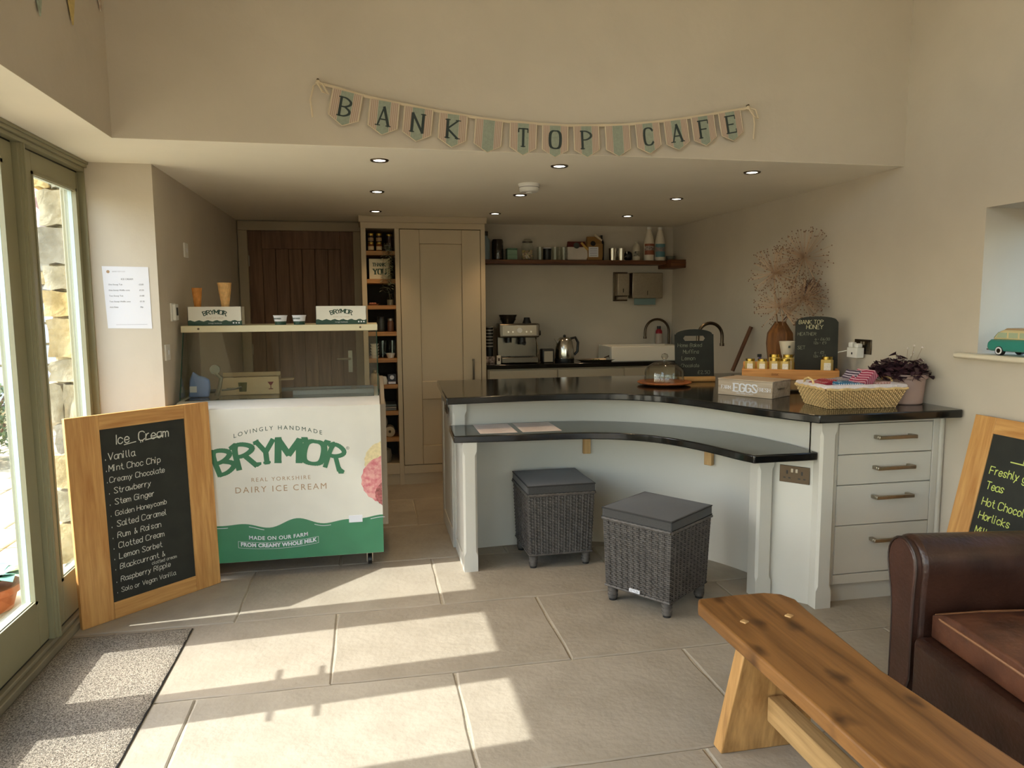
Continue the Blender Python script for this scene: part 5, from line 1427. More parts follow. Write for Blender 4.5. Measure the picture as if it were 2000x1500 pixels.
# egg box
eb = thing('egg_box', 'whitewashed wooden box lettered FARM FRESH EGGS on the bar', 'box', (1.985, 3.855, ZW), math.atan2(3.561 - 3.843, 2.171 - 1.995))
GW = wood('greywashed_pine', (196, 178, 156), (160, 140, 118), 0, .7)
LW, LD, LH = .335, .21, .088
bx('front_board', 0, LW, 0, .012, 0, LH, GW, eb, bevel=.002); bx('rear_board', 0, LW, LD - .012, LD, 0, LH, GW, eb, bevel=.002)
bx('side_board', 0, .012, .012, LD - .012, 0, LH, GW, eb, bevel=.002); bx('side_board', LW - .012, LW, .012, LD - .012, 0, LH, GW, eb, bevel=.002)
bx('lid_board', -.002, LW + .002, -.002, LD + .002, LH, LH + .008, GW, eb, bevel=.002)
q, _ = text2d('EGGS', .044, 'serif', 1.5, .8, 1.1); flat_letters('lettering', q, PAPER, eb, (.172, 0, .026), UX, UZ)
q, _ = text2d('FARM', .019, 'serif', 1.1, .6, .9); flat_letters('lettering', q, PAPER, eb, (.052, 0, .036), UX, UZ)
q, _ = text2d('FRESH', .019, 'serif', 1.1, .6, .9); flat_letters('lettering', q, PAPER, eb, (.284, 0, .036), UX, UZ)
q, _ = text2d('FREE RANGE & TASTY', .0075, 'sans', .8); flat_letters('lettering', q, PAPER, eb, (.17, 0, .012), UX, UZ)
bm = NB(); box(bm, LW, LW + .006, .06, .13, .045, .055); obj('side_handle', bm, STEEL, eb)

# honey tray on a low wooden crate
a_ = math.atan2(3.62 - 3.93, 2.64 - 2.19)
a_ = R(-31)
cr_ = thing('low_crate', 'low pale wooden crate under the honey tray', 'crate', (2.235, 3.985, ZW), a_)
for k, (p0, p1) in enumerate((((0, .47), (0, .012)), ((0, .47), (.168, .18)))):
    bx('slat', p0[0], p0[1], p1[0], p1[1], .012, .07, RAWW, cr_, bevel=.002)
for x in (0, .15, .31, .455): bx('crossbar', x, x + .015, .012, .168, 0, .07, RAWW, cr_, bevel=.002)
ht = thing('honey_tray', 'orange pine tray holding honey jars at the back of the bar', 'tray', (2.205, 3.985, ZW + .0705), a_)
HT = wood('orange_pine', (214, 152, 82), (176, 112, 52), 0, .5)
TW, TD, TH = .54, .20, .062
bx('front_board', 0, TW, 0, .014, 0, TH, HT, ht, bevel=.003); bx('rear_board', 0, TW, TD - .014, TD, 0, TH + .03, HT, ht, bevel=.003)
bx('end_board', 0, .014, .014, TD - .014, 0, TH, HT, ht, bevel=.003); bx('end_board', TW - .014, TW, .014, TD - .014, 0, TH, HT, ht, bevel=.003)
bx('base_board', .014, TW - .014, .014, TD - .014, 0, .045, HT, ht, bevel=.001)
q, _ = text2d('BANK', .012, 'sans', .8); flat_letters('burnt_stamp', q, mat('burnt_brown', (120, 66, 30), .8), ht, (.19, 0, .025), UX, UZ)
def TP(u, v, z=.046):
    c, s = math.cos(a_), math.sin(a_)
    return (2.205 + u * c - v * s, 3.985 + u * s + v * c, ZW + .0705 + z)
HON = mat('pale_honey', (206, 178, 104), .15, spec=.6)
WL = mat('white_label_print', (222, 214, 196), .7, noise=.1, nscale=120)
def honey(u, v, r_, h, lab):
    # hexagonal jar
    t = thing('honey_jar', lab, 'jar', TP(u, v), a_, 'honey jars on the tray')
    bm = NB(); lathe(bm, [(0, 0), (r_ * .95, 0), (r_, .004), (r_, h * .78), (r_ * .8, h * .84), (0, h * .84)], 6); obj('jar_body', bm, HON, t)
    bm = NB(); lathe(bm, [(0, h * .82), (r_ * .86, h * .82), (r_ * .88, h), (0, h)], 20); obj('lid', bm, BRASS, t)
    bm = NB(); box(bm, -r_ * .55, r_ * .55, -r_ * .9, -r_ * .875, h * .1, h * .62); obj('paper_label', bm, WL, t)
honey(.045, .05, .030, .074, 'first honey jar from the left end in the front row of the tray')
honey(.115, .05, .030, .074, 'second honey jar from the left end in the front row of the tray')
honey(.185, .05, .030, .078, 'third honey jar from the left end in the front row of the tray')
honey(.245, .046, .030, .078, 'fourth honey jar from the left end in the front row of the tray')
honey(.185, .12, .034, .098, 'larger honey jar at the back left behind the front row of small jars')
honey(.262, .12, .034, .098, 'larger honey jar at the back right beside the honey slate')
honey(.475, .05, .034, .094, 'lone honey jar at the right end of the tray beside the basket')
t = thing('spray_bottle', 'small purple spray bottle behind the left honey jars', 'bottle', TP(.10, .115), 0); bm = NB(); lathe(bm, [(0, 0), (.012, 0), (.012, .07), (.005, .08), (0, .08)], 12); obj('body', bm, mat('purple_bottle', (74, 56, 110), .3), t); bm = NB(); box(bm, -.016, .008, -.005, .005, .08, .098); cyl(bm, .006, .07, .085, 10); obj('spray_head', bm, BLK, t)
# honey slate standing in the tray back
s2, P0, V = slate('honey_slate', 'arched slate board headed BANK TOP HONEY standing in the honey tray', TP(.42, .135, .046), a_ + R(12), .245, .328, .035, False, False, 3)
chalk(s2, [('BANK TOP', -.105, .283, 1.2), ('HONEY', -.062, .253, 1.25)], mat('cream_chalk', (190, 184, 150), .95), P0, (1, 0, 0), V, .019, 61, thick=.7)
chalk(s2, [('HEATHER', -.11, .214, 1.0), ('8oz - £6.00', -.01, .184, .8), ('12oz - £9', -.02, .162, .8), ('SET', -.11, .132, 1.0), ('8oz - £5', -.01, .104, .8), ('12oz - £7', -.02, .082, .8)], CHALKD, P0, (1, 0, 0), V, .0185, 71, thick=.6)

# allium vase
pot = thing('bee_pot', 'small white tapered pot with bee motif behind the honey jars', 'pot', (2.60, 4.13, ZW))
bm = NB(); lathe(bm, [(0, .0), (.03, 0), (.034, .19), (.040, .2), (.056, .285), (.053, .285), (.036, .2), (0, .2)], 20); obj('pot_body', bm, mat('white_pot', (222, 210, 184), .5), pot)
flat_letters('bee_motif', [[(-.035, .245), (-.02, .245), (-.018, .26), (-.033, .26)]], mat('grey_motif', (96, 104, 96), .6), pot, (0, -.055, 0), UX, UZ)
bd = thing('wooden_vase', 'brown turned wooden vase behind the white bee pot', 'vase', (2.65, 4.31, ZW - .0))
bm = NB(); lathe(bm, [(0, 0), (.06, 0), (.07, .12), (.088, .26), (.082, .33), (.05, .38), (.036, .40), (.042, .405), (.03, .40), (0, .39)], 8); obj('vase_body', bm, wood('amber_vase', (136, 88, 44), (88, 54, 28), 2, .45), bd)
ALL = mat('dried_allium', (190, 160, 130), .8)
SEED = mat('allium_seed', (120, 88, 66), .8)
def allium(lab, base, centre, rad, n, m=ALL, dens=1., half=None):
    t = thing('dried_allium', lab, 'dried flower', base, 0, 'dried alliums in the vase')
    b = Vector(base); c = Vector(centre) - b
    bm = NB(); mid = c * .5 + Vector((rnd.uniform(-.02, .02), 0, .01)); tube(bm, [(0, 0, 0), mid, c], .0042, 6); obj('stalk', bm, m, t)
    bm = NB(); bs = NB()
    for i in range(n):
        z_ = rnd.uniform(-.8, 1); a = rnd.uniform(0, 6.283); s = math.sqrt(1 - z_ * z_)
        d = Vector((s * math.cos(a), s * math.sin(a), z_)); L_ = rad * rnd.uniform(.78, 1.04)
        e = c + d * L_
        if (b + e).x > 2.842: continue
        tube(bm, [c, c + d * L_ * .5 + Vector((0, 0, -.004)), e], .0010, 3, cap=False)
        ball(bs, e, .0042, 5)
    obj('umbel_stems', bm, m, t, kind='stuff'); obj('seed_heads', bs, SEED, t, kind='stuff')
allium('largest dried allium head, upper right of the bunch', (2.643, 4.285, 1.378), (2.735, 4.20, 1.80), .185, 210)
allium('dried allium head at the upper left of the bunch', (2.633, 4.315, 1.378), (2.53, 4.20, 1.70), .165, 190)
allium('small dense purple dried allium head at the right of the bunch', (2.663, 4.325, 1.378), (2.80, 4.22, 1.60), .062, 150, mat('purple_allium', (112, 78, 74), .8))
allium('dried allium head low on the left of the bunch', (2.618, 4.295, 1.378), (2.55, 4.15, 1.49), .165, 150)
allium('dried allium head in the middle of the bunch behind the honey slate', (2.673, 4.300, 1.378), (2.70, 4.14, 1.53), .155, 210)

# wall socket with plug-in adaptor
sk2 = socket('wall_socket', 'dark nickel double socket on the right wall above the bar', MZ(2.8425, 3.75, 1.25, -90))
t = thing('plug_adaptor', 'white plug adaptor with two plugs in the right wall socket', 'plug', (2.842, 3.77, 1.225))
bx('adaptor_body', -.055, -.0055, -.045, .045, -.04, .02, WHITE, t, bevel=.004)
bx('plug', -.05, -.012, .012, .042, .02, .05, WHITE, t, bevel=.006); bx('plug', -.05, -.012, -.04, -.010, .02, .045, WHITE, t, bevel=.006)
bx('indicator', -.0556, -.055, -.008, .004, -.02, -.008, BLK, t, bevel=0)
bm = NB(); tube(bm, [(-.05, .045, 0), (-.08, .08, -.01), (-.10, .13, -.04), (-.10, .16, -.07)], .0035, 6); obj('cable', bm, WHITE, t)

# wicker basket
wb = thing('wicker_basket', 'pale willow basket with white liner at the front corner of the bar', 'basket', (2.405, 3.255, ZW), R(-4))
BW, BD, BH, fl_ = .362, .22, .10, .035
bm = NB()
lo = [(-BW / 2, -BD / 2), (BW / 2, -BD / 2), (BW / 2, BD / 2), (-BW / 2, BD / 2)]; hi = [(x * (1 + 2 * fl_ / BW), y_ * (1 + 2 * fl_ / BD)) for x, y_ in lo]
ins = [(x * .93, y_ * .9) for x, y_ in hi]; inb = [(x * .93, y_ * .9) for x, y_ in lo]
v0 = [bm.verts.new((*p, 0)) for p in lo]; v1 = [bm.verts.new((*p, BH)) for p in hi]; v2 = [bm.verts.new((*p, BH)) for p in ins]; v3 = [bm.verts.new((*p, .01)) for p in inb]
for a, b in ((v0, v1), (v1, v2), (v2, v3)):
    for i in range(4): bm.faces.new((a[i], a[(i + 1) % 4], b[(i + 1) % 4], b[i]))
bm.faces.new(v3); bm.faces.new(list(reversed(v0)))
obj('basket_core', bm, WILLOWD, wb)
bm = NB()
for k in range(4):
    Rz = Matrix.Rotation(k * math.pi / 2, 3, 'Z')
    hwid, dep = (BW, BD) if k % 2 == 0 else (BD, BW)
    P = Rz @ Vector((0, -dep / 2, .002)); U = Rz @ Vector((1, 0, 0)); V_ = (Rz @ Vector((0, -fl_, BH))).normalized(); N = (Rz @ Vector((0, -BH, -fl_))).normalized()
    weave_face(bm, P, U, V_, hwid, hwid + 2 * fl_, math.hypot(BH, fl_) * .97, 34 if k % 2 == 0 else 20, 12, N, .0055)
obj('wicker_weave', bm, WILLOW, wb, kind='stuff')
bm = NB(); pts = []
hc = hi + [hi[0]]
for a, b in zip(hc, hc[1:]):
    for i in range(20): pts.append((a[0] + (b[0] - a[0]) * i / 20, a[1] + (b[1] - a[1]) * i / 20, BH + .003 * math.sin(i * 1.57)))
pts.append(pts[0]); tube(bm, pts, .0065, 6, cap=False); obj('rim', bm, WILLOW, wb)
for s in (-1, 1):
    bm = NB(); tube(bm, [(s * .21 - .0, .07 - .0, BH), (s * .215, .055, BH + .035), (s * .215, .02, BH + .045), (s * .215, -.02, BH + .035), (s * .21, -.035, BH)], .006, 6); 
    obj('loop_handle', bm, WILLOW, wb)
bm = NB()
oo = [(x * 1.0, y_ * 1.0) for x, y_ in hi]; L3 = [(x * .9, y_ * .85) for x, y_ in hi]
ring = []
for (p, z_) in ((oo, BH + .004), ([(x * 1.02, y_ * 1.03) for x, y_ in hi], BH + .014), ([(x * .97, y_ * .96) for x, y_ in hi], BH + .024), (L3, BH + .02), ([(x * .88, y_ * .82) for x, y_ in hi], BH - .03)):
    ring.append([bm.verts.new((*q, z_)) for q in p])
for a, b in zip(ring, ring[1:]):
    for i in range(4): bm.faces.new((a[i], a[(i + 1) % 4], b[(i + 1) % 4], b[i]))
bm.faces.new(ring[-1])
o = obj('cloth_liner', bm, mat('white_waffle_cloth', (226, 216, 216), .9, bump=.8, bscale=120), wb, bevel=.01, seg=3)
def fold(lab, u, v, w_, d_, h_, rz, ry, m, z_=.0):
    M = Matrix.Rotation(R(ry), 4, 'Y')
    bm = NB(); box(bm, -w_ / 2, w_ / 2, -d_ / 2, d_ / 2, 0, h_, M); bmesh.ops.subdivide_edges(bm, edges=bm.edges[:], cuts=3, use_grid_fill=True)
    for q in bm.verts: q.co += Vector((rnd.uniform(-.002, .002), rnd.uniform(-.002, .002), rnd.uniform(-.003, .003)))
    o = obj('folded_fabric', bm, m, bevel=.004); o.location = Vector((2.405, 3.255, ZW + BH - .018 + z_)) + Vector((u, v, 0)); o.rotation_euler = (0, 0, R(rz))
    tag(o, lab, 'fabric', 'fabrics in the basket')
def stripes(name, c1, c2, sc_=90, dots=False):
    if name in MATS: return MATS[name]
    m = mat(name, c1, .9); N, L = m.node_tree.nodes, m.node_tree.links; tc = N.new('ShaderNodeTexCoord')
    if dots:
        w_ = N.new('ShaderNodeTexVoronoi'); w_.inputs['Scale'].default_value = sc_; w_.inputs['Randomness'].default_value = .1; out = w_.outputs['Distance']
    else:
        w_ = N.new('ShaderNodeTexWave'); w_.inputs['Scale'].default_value = sc_; out = w_.outputs['Fac']
    L.new(tc.outputs['Object'], w_.inputs['Vector']); cr = N.new('ShaderNodeValToRGB'); cr.color_ramp.interpolation = 'CONSTANT'
    cr.color_ramp.elements[0].color = (*lin(c2), 1); cr.color_ramp.elements[1].color = (*lin(c1), 1); cr.color_ramp.elements[1].position = .32
    L.new(out, cr.inputs[0]); L.new(cr.outputs[0], N['Principled BSDF'].inputs['Base Color']); return m
fold('red folded fabric at the left end of the basket', -.15, .0, .09, .10, .05, 12, -10, stripes('red_dots', (150, 36, 48), (210, 180, 180), 90, True))
fold('blue fabric with white spots lying in the basket', -.06, -.04, .15, .10, .045, -3, 4, stripes('blue_dots', (52, 112, 150), (214, 220, 222), 80, True))
fold('grey patterned fabric behind the blue spotted fabric', -.03, .065, .13, .08, .05, 4, -4, stripes('grey_dots', (130, 120, 124), (196, 190, 190), 100, True))
fold('crimson striped fabric roll standing up in the middle of the basket', .075, -.005, .12, .10, .045, 18, -38, stripes('crimson_stripe', (150, 44, 76), (206, 160, 170), 22), .03)
fold('dark checked fabric leaning beside the crimson roll', .035, .045, .11, .08, .025, 18, -42, stripes('check_stripe', (70, 56, 76), (190, 180, 190), 26), .04)
fold('pink floral fabric lying at the right end of the basket', .155, .01, .10, .13, .04, 0, 0, stripes('pink_floral', (214, 176, 166), (190, 140, 130), 60, True))

# plant pot with purple oxalis
pp = thing('oxalis_pot', 'dusty pink planter with dark purple plant in the corner of the bar', 'plant', (2.74, 3.275, ZW))
bm = NB()
lathe(bm, [(0, 0), (.082, 0), (.088, .005), (.098, .13), (.107, .133), (.109, .155), (.100, .155), (.096, .14), (0, .135)], 4 * 8); obj('planter', bm, mat('dusty_pink_pot', (178, 150, 140), .6, noise=.04), pp)
bm = NB()
bl = NB()
for i in range(190):
    a = rnd.uniform(0, 6.283); q = .13 * math.sqrt(rnd.random()); h = .15 + rnd.uniform(.0, .085) * (1 - (q / .15) ** 2) + rnd.uniform(-.02, .03)
    p = Vector((q * math.cos(a) - .035, q * math.sin(a) - .0, h))
    if p.x > .085: continue
    tube(bm, [(p.x * .3, p.y * .3, .13), (p.x * .8, p.y * .8, h * .8), p], .0012, 3, cap=False)
    for k in range(3):
        b_ = a + k * 2.094
        d = Vector((math.cos(b_), math.sin(b_), rnd.uniform(-.9, .5))).normalized(); s_ = Vector((-math.sin(b_), math.cos(b_), rnd.uniform(-.8, .8))).normalized(); L_ = rnd.uniform(.026, .038)
        v = [bl.verts.new(x) for x in (p, p + d * L_ * .8 + s_ * L_ * .7, p + d * L_ * .9 , p + d * L_ * .8 - s_ * L_ * .7)]
        bl.faces.new((v[0], v[1], v[2])); bl.faces.new((v[0], v[2], v[3]))
obj('stems', bm, mat('purple_stem', (90, 56, 66), .7), pp, kind='stuff'); obj('leaves', bl, mat('oxalis_purple', (46, 26, 38), .5, rgb2=(74, 46, 56), nscale=30), pp, kind='stuff')
bm = NB(); bf = NB()
for (dx, dy, dz) in ((.01, 0, .285), (.03, -.02, .30), (.045, 0, .265), (.07, -.03, .29), (-.06, 0, .26), (.06, .03, .245), (.085, -.02, .22)):
    tube(bm, [(0, 0, .13), (dx * .6, dy, dz * .8), (dx, dy, dz)], .0009, 3, cap=False); ball(bf, (dx, dy, dz), .0055, 8)
obj('flower_stems', bm, mat('flower_stem', (150, 128, 104), .7), pp); obj('flower_buds', bf, mat('white_bud', (216, 204, 196), .7), pp)

# camper van toy on the window sill
cv = thing('toy_van', 'teal and cream tin camper van model on the window sill', 'model van', (2.885, 2.66, 1.2625), R(-90))
TEAL = mat('teal_tin', (58, 140, 128), .25, coat=.5); CREAMV = mat('cream_tin', (214, 198, 150), .3, coat=.4)
# local x along the van, front towards -x (away from camera)
side = [(-.20, .02), (-.205, .045), (-.19, .065), (.19, .065), (.20, .04), (.195, .018)]
lowp = [(-.195, .018), (-.207, .035), (-.203, .058), (-.185, .072), (.185, .078), (.2, .06), (.2, .02)]
bm = NB(); prism(bm, lowp, -.062, .062, 'xz'); obj('lower_body', bm, TEAL, cv, bevel=.012, seg=3)
bm = NB(); prism(bm, [(-.185, .070), (-.150, .108), (-.13, .116), (.175, .118), (.19, .105), (.192, .07)], -.055, .055, 'xz'); obj('cabin', bm, CREAMV, cv, bevel=.010, seg=3)
bm = NB(); prism(bm, [(-.14, .114), (-.12, .124), (.16, .126), (.175, .116)], -.044, .044, 'xz'); obj('roof', bm, mat('roof_buff', (176, 150, 116), .4), cv, bevel=.005)
WG = mat('pale_window', (176, 190, 160), .15, spec=.8)
for s in (-1, 1):
    for k in range(6):
        x0 = -.150 + k * .056
        bm = NB(); prism(bm, [(x0 - .012 if k == 0 else x0, .080), (x0 + .046, .080), (x0 + .046, .104), (x0 + .006 if k == 0 else x0, .104)], s * .0555 - .001, s * .0555 + .001, 'xz'); wv_ = obj('side_window', bm, WG, cv)
bm = NB(); prism(bm, [(-.182, .078), (-.158, .104), (-.160, .106), (-.184, .080)], -.045, .045, 'xz'); obj('windscreen', bm, WG, cv)
for x in (-.135, .125):
    for s in (-1, 1):
        bm = NB(); M = Matrix.Translation((x, s * .054, .021)) @ Matrix.Rotation(R(90), 4, 'X'); lathe(bm, [(0, -.009), (.021, -.009), (.0215, 0), (.021, .009), (0, .009)], 20, M=M); wh = obj('wheel', bm, BLK, cv)
        bm = NB(); M = Matrix.Translation((x, s * .0635, .021)) @ Matrix.Rotation(R(90), 4, 'X'); lathe(bm, [(.011, -.0008), (.017, -.0008), (.017, .0012), (.011, .0012), (.011, -.0008)], 20, M=M); obj('white_wall', bm, PAPER, wh)
        bm = NB(); M = Matrix.Translation((x, s * .0635, .021)) @ Matrix.Rotation(R(90), 4, 'X'); cyl(bm, .010, -.0008, .0014, 14, M=M); obj('hub_cap', bm, GUN, wh)
bm = NB(); tube(bm, [(-.205, -.055, .025), (-.212, 0, .025), (-.205, .055, .025)], .005, 6); obj('bumper', bm, CHROME, cv)
for s in (-1, 1):
    bm = NB(); cyl(bm, .009, 0, .006, 14, M=Matrix.Translation((-.200, s * .04, .05)) @ Matrix.Rotation(R(-90), 4, 'Y')); obj('headlamp', bm, PAPER, cv)

# ================================================================== WALL FITTINGS, LIGHTS
def downlight(x, y_, lab):
    t = thing('downlight', lab, 'ceiling light', (x, y_, 2.235), 0, 'recessed downlights in the kitchen ceiling')
    bm = NB(); lathe(bm, [(.030, -.001), (.032, -.005), (.044, -.006), (.047, -.001), (.047, .0)], 28); obj('bezel', bm, GUN, t)
    bm = NB(); lathe(bm, [(0, -.0025), (.030, -.0025), (.030, -.001), (0, -.001)], 24); obj('lamp', bm, mat('lamp_glow', (255, 246, 226), .5, emit=9), t)
    ld_ = bpy.data.lights.new('downlight_beam', 'SPOT'); ld_.energy = 12; ld_.color = (1, .68, .37); ld_.spot_size = R(85); ld_.spot_blend = .8; ld_.shadow_soft_size = .03
    lo_ = bpy.data.objects.new('beam', ld_); COL.objects.link(lo_); lo_.parent = t; lo_.location = (0, 0, -.012)
for j, (y_, rn) in enumerate(((3.78, 'front'), (4.79, 'middle'), (5.76, 'rear'))):
    for i, (x, cn) in enumerate(((.075, 'left'), (1.01, 'centre'), (2.12, 'right'))):
        downlight(x, y_, f'{cn} recessed downlight in the {rn} row of the kitchen ceiling')
sm = thing('smoke_alarm', 'white round smoke alarm on the kitchen ceiling', 'smoke alarm', (.975, 4.36, 2.235))
bm = NB(); lathe(bm, [(0, 0), (.066, 0), (.066, -.010), (.062, -.014), (.060, -.040), (.052, -.048), (.02, -.050), (0, -.050)], 32); obj('case', bm, WHITE, sm)
bm = NB(); lathe(bm, [(.018, -.050), (.020, -.056), (0, -.058)], 16); obj('test_button', bm, WHITE, sm)
bm = NB(); lathe(bm, [(.0612, -.020), (.0618, -.022), (.0612, -.024)], 32); obj('vent_groove', bm, INK, sm)

def swplate(name, lab, y_, z_, w_=.086, h_=.086, detail='switch', cat='switch'):
    t = thing(name, lab, cat, (-1.0695, y_, z_))
    bx('face_plate', 0, .009, -w_ / 2, w_ / 2, -h_ / 2, h_ / 2, WHITE, t, bevel=.002)
    if detail == 'switch': bx('rocker', .009, .014, -.008, .008, -.012, .012, PAPER, t)
    return t
swplate('light_switch', 'white light switch high on the left kitchen wall', 4.68, 1.845)
t = swplate('thermostat', 'white thermostat with dark display on the left kitchen wall', 4.31, 1.478, .085, .10, 'x', 'thermostat'); bx('case', .009, .026, -.035, .035, -.045, .045, WHITE, t, bevel=.004); bx('display', .026, .0266, -.014, .022, -.018, .026, BLK, t, bevel=0)
t = swplate('cooker_switch', 'white switch plate low on the left kitchen wall beside the freezer glass', 4.15, 1.265)
# price list on the stub wall
pl = thing('price_list', 'laminated white ice cream price list pinned on the wall by the side light', 'notice', (-1.218, 4.0695, 1.395))
bm = NB(); prism(bm, [(-.105, .004), (.107, 0), (.115 - .01, .318), (-.116, .322)], -.0012, 0, 'xz'); obj('sheet', bm, PAPER, pl, smooth=False)
def PT(s, x, z_, sz, al='LEFT', m=INK): sans('print', s, sz, m, pl, (x, -.0014, z_), UX, UZ, .0003, align=al)
PT('ICE CREAM', 0, .252, .0085, 'CENTER')
for i, (a, b) in enumerate((('One Scoop Tub', '£3.00'), ('One Scoop Waffle cone', '£3.50'), ('Two Scoop Tub', '£4.80'), ('Two Scoop Waffle cone', '£5.30'), ('Add Flake', '50p'))):
    PT(a, -.09, .225 - i * .029, .0075); PT(b, .055, .225 - i * .029, .0075)
PT('BANK TOP CAFE', -.068, .292, .006, 'LEFT', mat('faint_ink', (180, 176, 178), .8))
flat_letters('footer_rule', [[(-.065, .022), (.085, .022), (.085, .0228), (-.065, .0228)]], INK, pl, (0, -.0014, 0), UX, UZ)
bm = NB(); cyl(bm, .008, 0, .0004, 10, M=Matrix.Translation((-.088, -.0013, .294)) @ Matrix.Rotation(R(90), 4, 'X')); obj('crest_print', bm, GOLDT, pl)

# ================================================================== BUNTING
bt_ = thing('letter_bunting', 'striped fabric bunting spelling BANK TOP CAFE on the bulkhead wall', 'bunting', (0, 3.49, 0))
TAPE = mat('cream_tape', (214, 198, 170), .85)
A0, A1 = Vector((-.195, -.016, 2.507)), Vector((1.917, -.016, 2.492))
def sag(t):
    # measured: lowest at t ~ .53
    ctl = [(0, 0), (.1, -.051), (.246, -.096), (.38, -.127), (.54, -.135), (.68, -.118), (.8, -.083), (.914, -.038), (1, 0)]
    for (a, u), (b, v) in zip(ctl, ctl[1:]):
        if a <= t <= b:
            f = (t - a) / (b - a); f2 = f
            return u + (v - u) * f2
    return 0
def SP(t):
    p = A0.lerp(A1, t)
    z_ = sum(sag(min(1, max(0, t + d))) for d in (-.03, -.015, 0, .015, .03)) / 5
    if t <= .0 or t >= 1: z_ = 0
    return p + Vector((0, 0, z_))
bm = NB()
n = 60; pr = None
for i in range(n + 1):
    p = SP(i / n); vs = [bm.verts.new(p + Vector((0, dy, dz))) for dy, dz in ((-.003, -.006), (-.003, .006), (.002, .006), (.002, -.006))]
    if pr:
        for k in range(4): bm.faces.new((pr[k], pr[(k + 1) % 4], vs[(k + 1) % 4], vs[k]))
    pr = vs
obj('tape', bm, TAPE, bt_)
SAGE = mat('sage_linen', (150, 158, 142), .9, noise=.06, nscale=90)
BLUSH = mat('blush_ticking', (200, 186, 166), .9); ROSE = mat('rose_stripe', (176, 150, 134), .9)
LET = mat('charcoal_letter', (52, 62, 60), .85)
lets = 'BANK TOP CAFE'
fw_ = .130; n = 13
cen = [.062, .140, .213, .289, .369, .447, .521, .594, .669, .742, .812, .880, .949]
for i, ch in enumerate(lets):
    t = cen[i]; p = SP(t); q = SP(min(1, t + .02)); q0 = SP(max(0, t - .02)); ang_ = math.atan2((q - q0).z, (q - q0).x)
    M = Matrix.Translation(p + Vector((0, -.006, -.004))) @ Matrix.Rotation(-ang_ - R(2 if i < 4 else 0), 4, 'Y')
    w2 = fw_ / 2; hh = .150 - .0009 * i
    hh = .152 * (1 - .06 * (i / 12)); fw2 = w2 * (1.03 - .1 * (i / 12))
    w2 = fw2
    bm = NB(); v = prism(bm, [(-w2, 0), (-w2, -hh * .76), (0, -hh), (w2, -hh * .76), (w2, 0)], -.003, .001, 'xz', M)
    pf = obj('pennant', bm, BLUSH, bt_, smooth=False)
    def strip(name, x0, x1, m, off):
        b0 = lambda x: -hh * .76 - hh * .24 * (1 - abs(x) / w2)
        pts_ = [(x0, -.001), (x0, b0(x0))] + ([(0, b0(0))] if x0 < 0 < x1 else []) + [(x1, b0(x1)), (x1, -.001)]
        bm = NB(); vs = [bm.verts.new((x, off, z_)) for x, z_ in pts_]; bm.faces.new(vs); bmesh.ops.transform(bm, matrix=M, verts=bm.verts[:]); return obj(name, bm, m, pf, smooth=False)
    strip('sage_panel', -w2 * .42, w2 * .42, SAGE, -.0034)
    bm = NB()
    for s in (-1, 1):
        for k in range(4):
            x0 = s * w2 * (.50 + k * .125); b0 = -hh * .76 - hh * .24 * (1 - abs(x0) / w2)
            bm.faces.new([bm.verts.new(M @ Vector(c)) for c in ((x0 - .0022, -.0035, -.001), (x0 - .0022, -.0035, b0), (x0 + .0022, -.0035, b0), (x0 + .0022, -.0035, -.001))])
    obj('rose_stripes', bm, ROSE, pf, smooth=False)
    bm = NB()
    for (a, b) in (((-w2, -hh * .76), (0, -hh)), ((0, -hh), (w2, -hh * .76)), ((-w2, 0), (-w2, -hh * .76)), ((w2, 0), (w2, -hh * .76))):
        tube(bm, [M @ Vector((a[0], -.002, a[1])), M @ Vector((b[0], -.002, b[1]))], .0022, 4)
    obj('piping', bm, TAPE, pf)
    if ch != ' ':
        qd, _ = text2d(ch, .082, 'serif', 1.05, .45, 1)
        k_ = .72 if ch in 'AKN' else (.66 if ch != 'O' else .78)
        bm = NB()
        for j, qq in enumerate(qd):
            vs = [bm.verts.new(M @ Vector((a * k_ / .66 * .82, -.0040 - (j % 5) * .00003, b - hh * .78 + .008))) for a, b in qq]
            bm.faces.new(vs)
        obj('letter', bm, LET, pf, smooth=False)
# end ties
for (p, s) in ((A0, -1), (A1, 1)):
    bm = NB()
    tube(bm, [p, p + Vector((s * .02, -.01, -.02)), p + Vector((s * (.035 if s < 0 else .03), -.012, -.08)), p + Vector((s * .028, -.01, -.155))], .004, 6)
    tube(bm, [p, p + Vector((-s * .02 * (1 if s < 0 else -1.6), -.016, -.01)), p + Vector((-s * .045 * (1 if s < 0 else -1), -.02, -.055)), p + Vector((-s * .02 * (1 if s < 0 else -1.2), -.018, -.045)), p + Vector((0, -.01, -.008))], .0045, 6)
    ball(bm, p, .012, 8)
    obj('tie_bow', bm, TAPE, bt_)
    bm = NB(); cyl(bm, .006, 0, .014, 10, M=Matrix.Translation(p + Vector((0, .012, .012))) @ Matrix.Rotation(R(90), 4, 'X')); obj('wall_hook', bm, GUN, bt_)

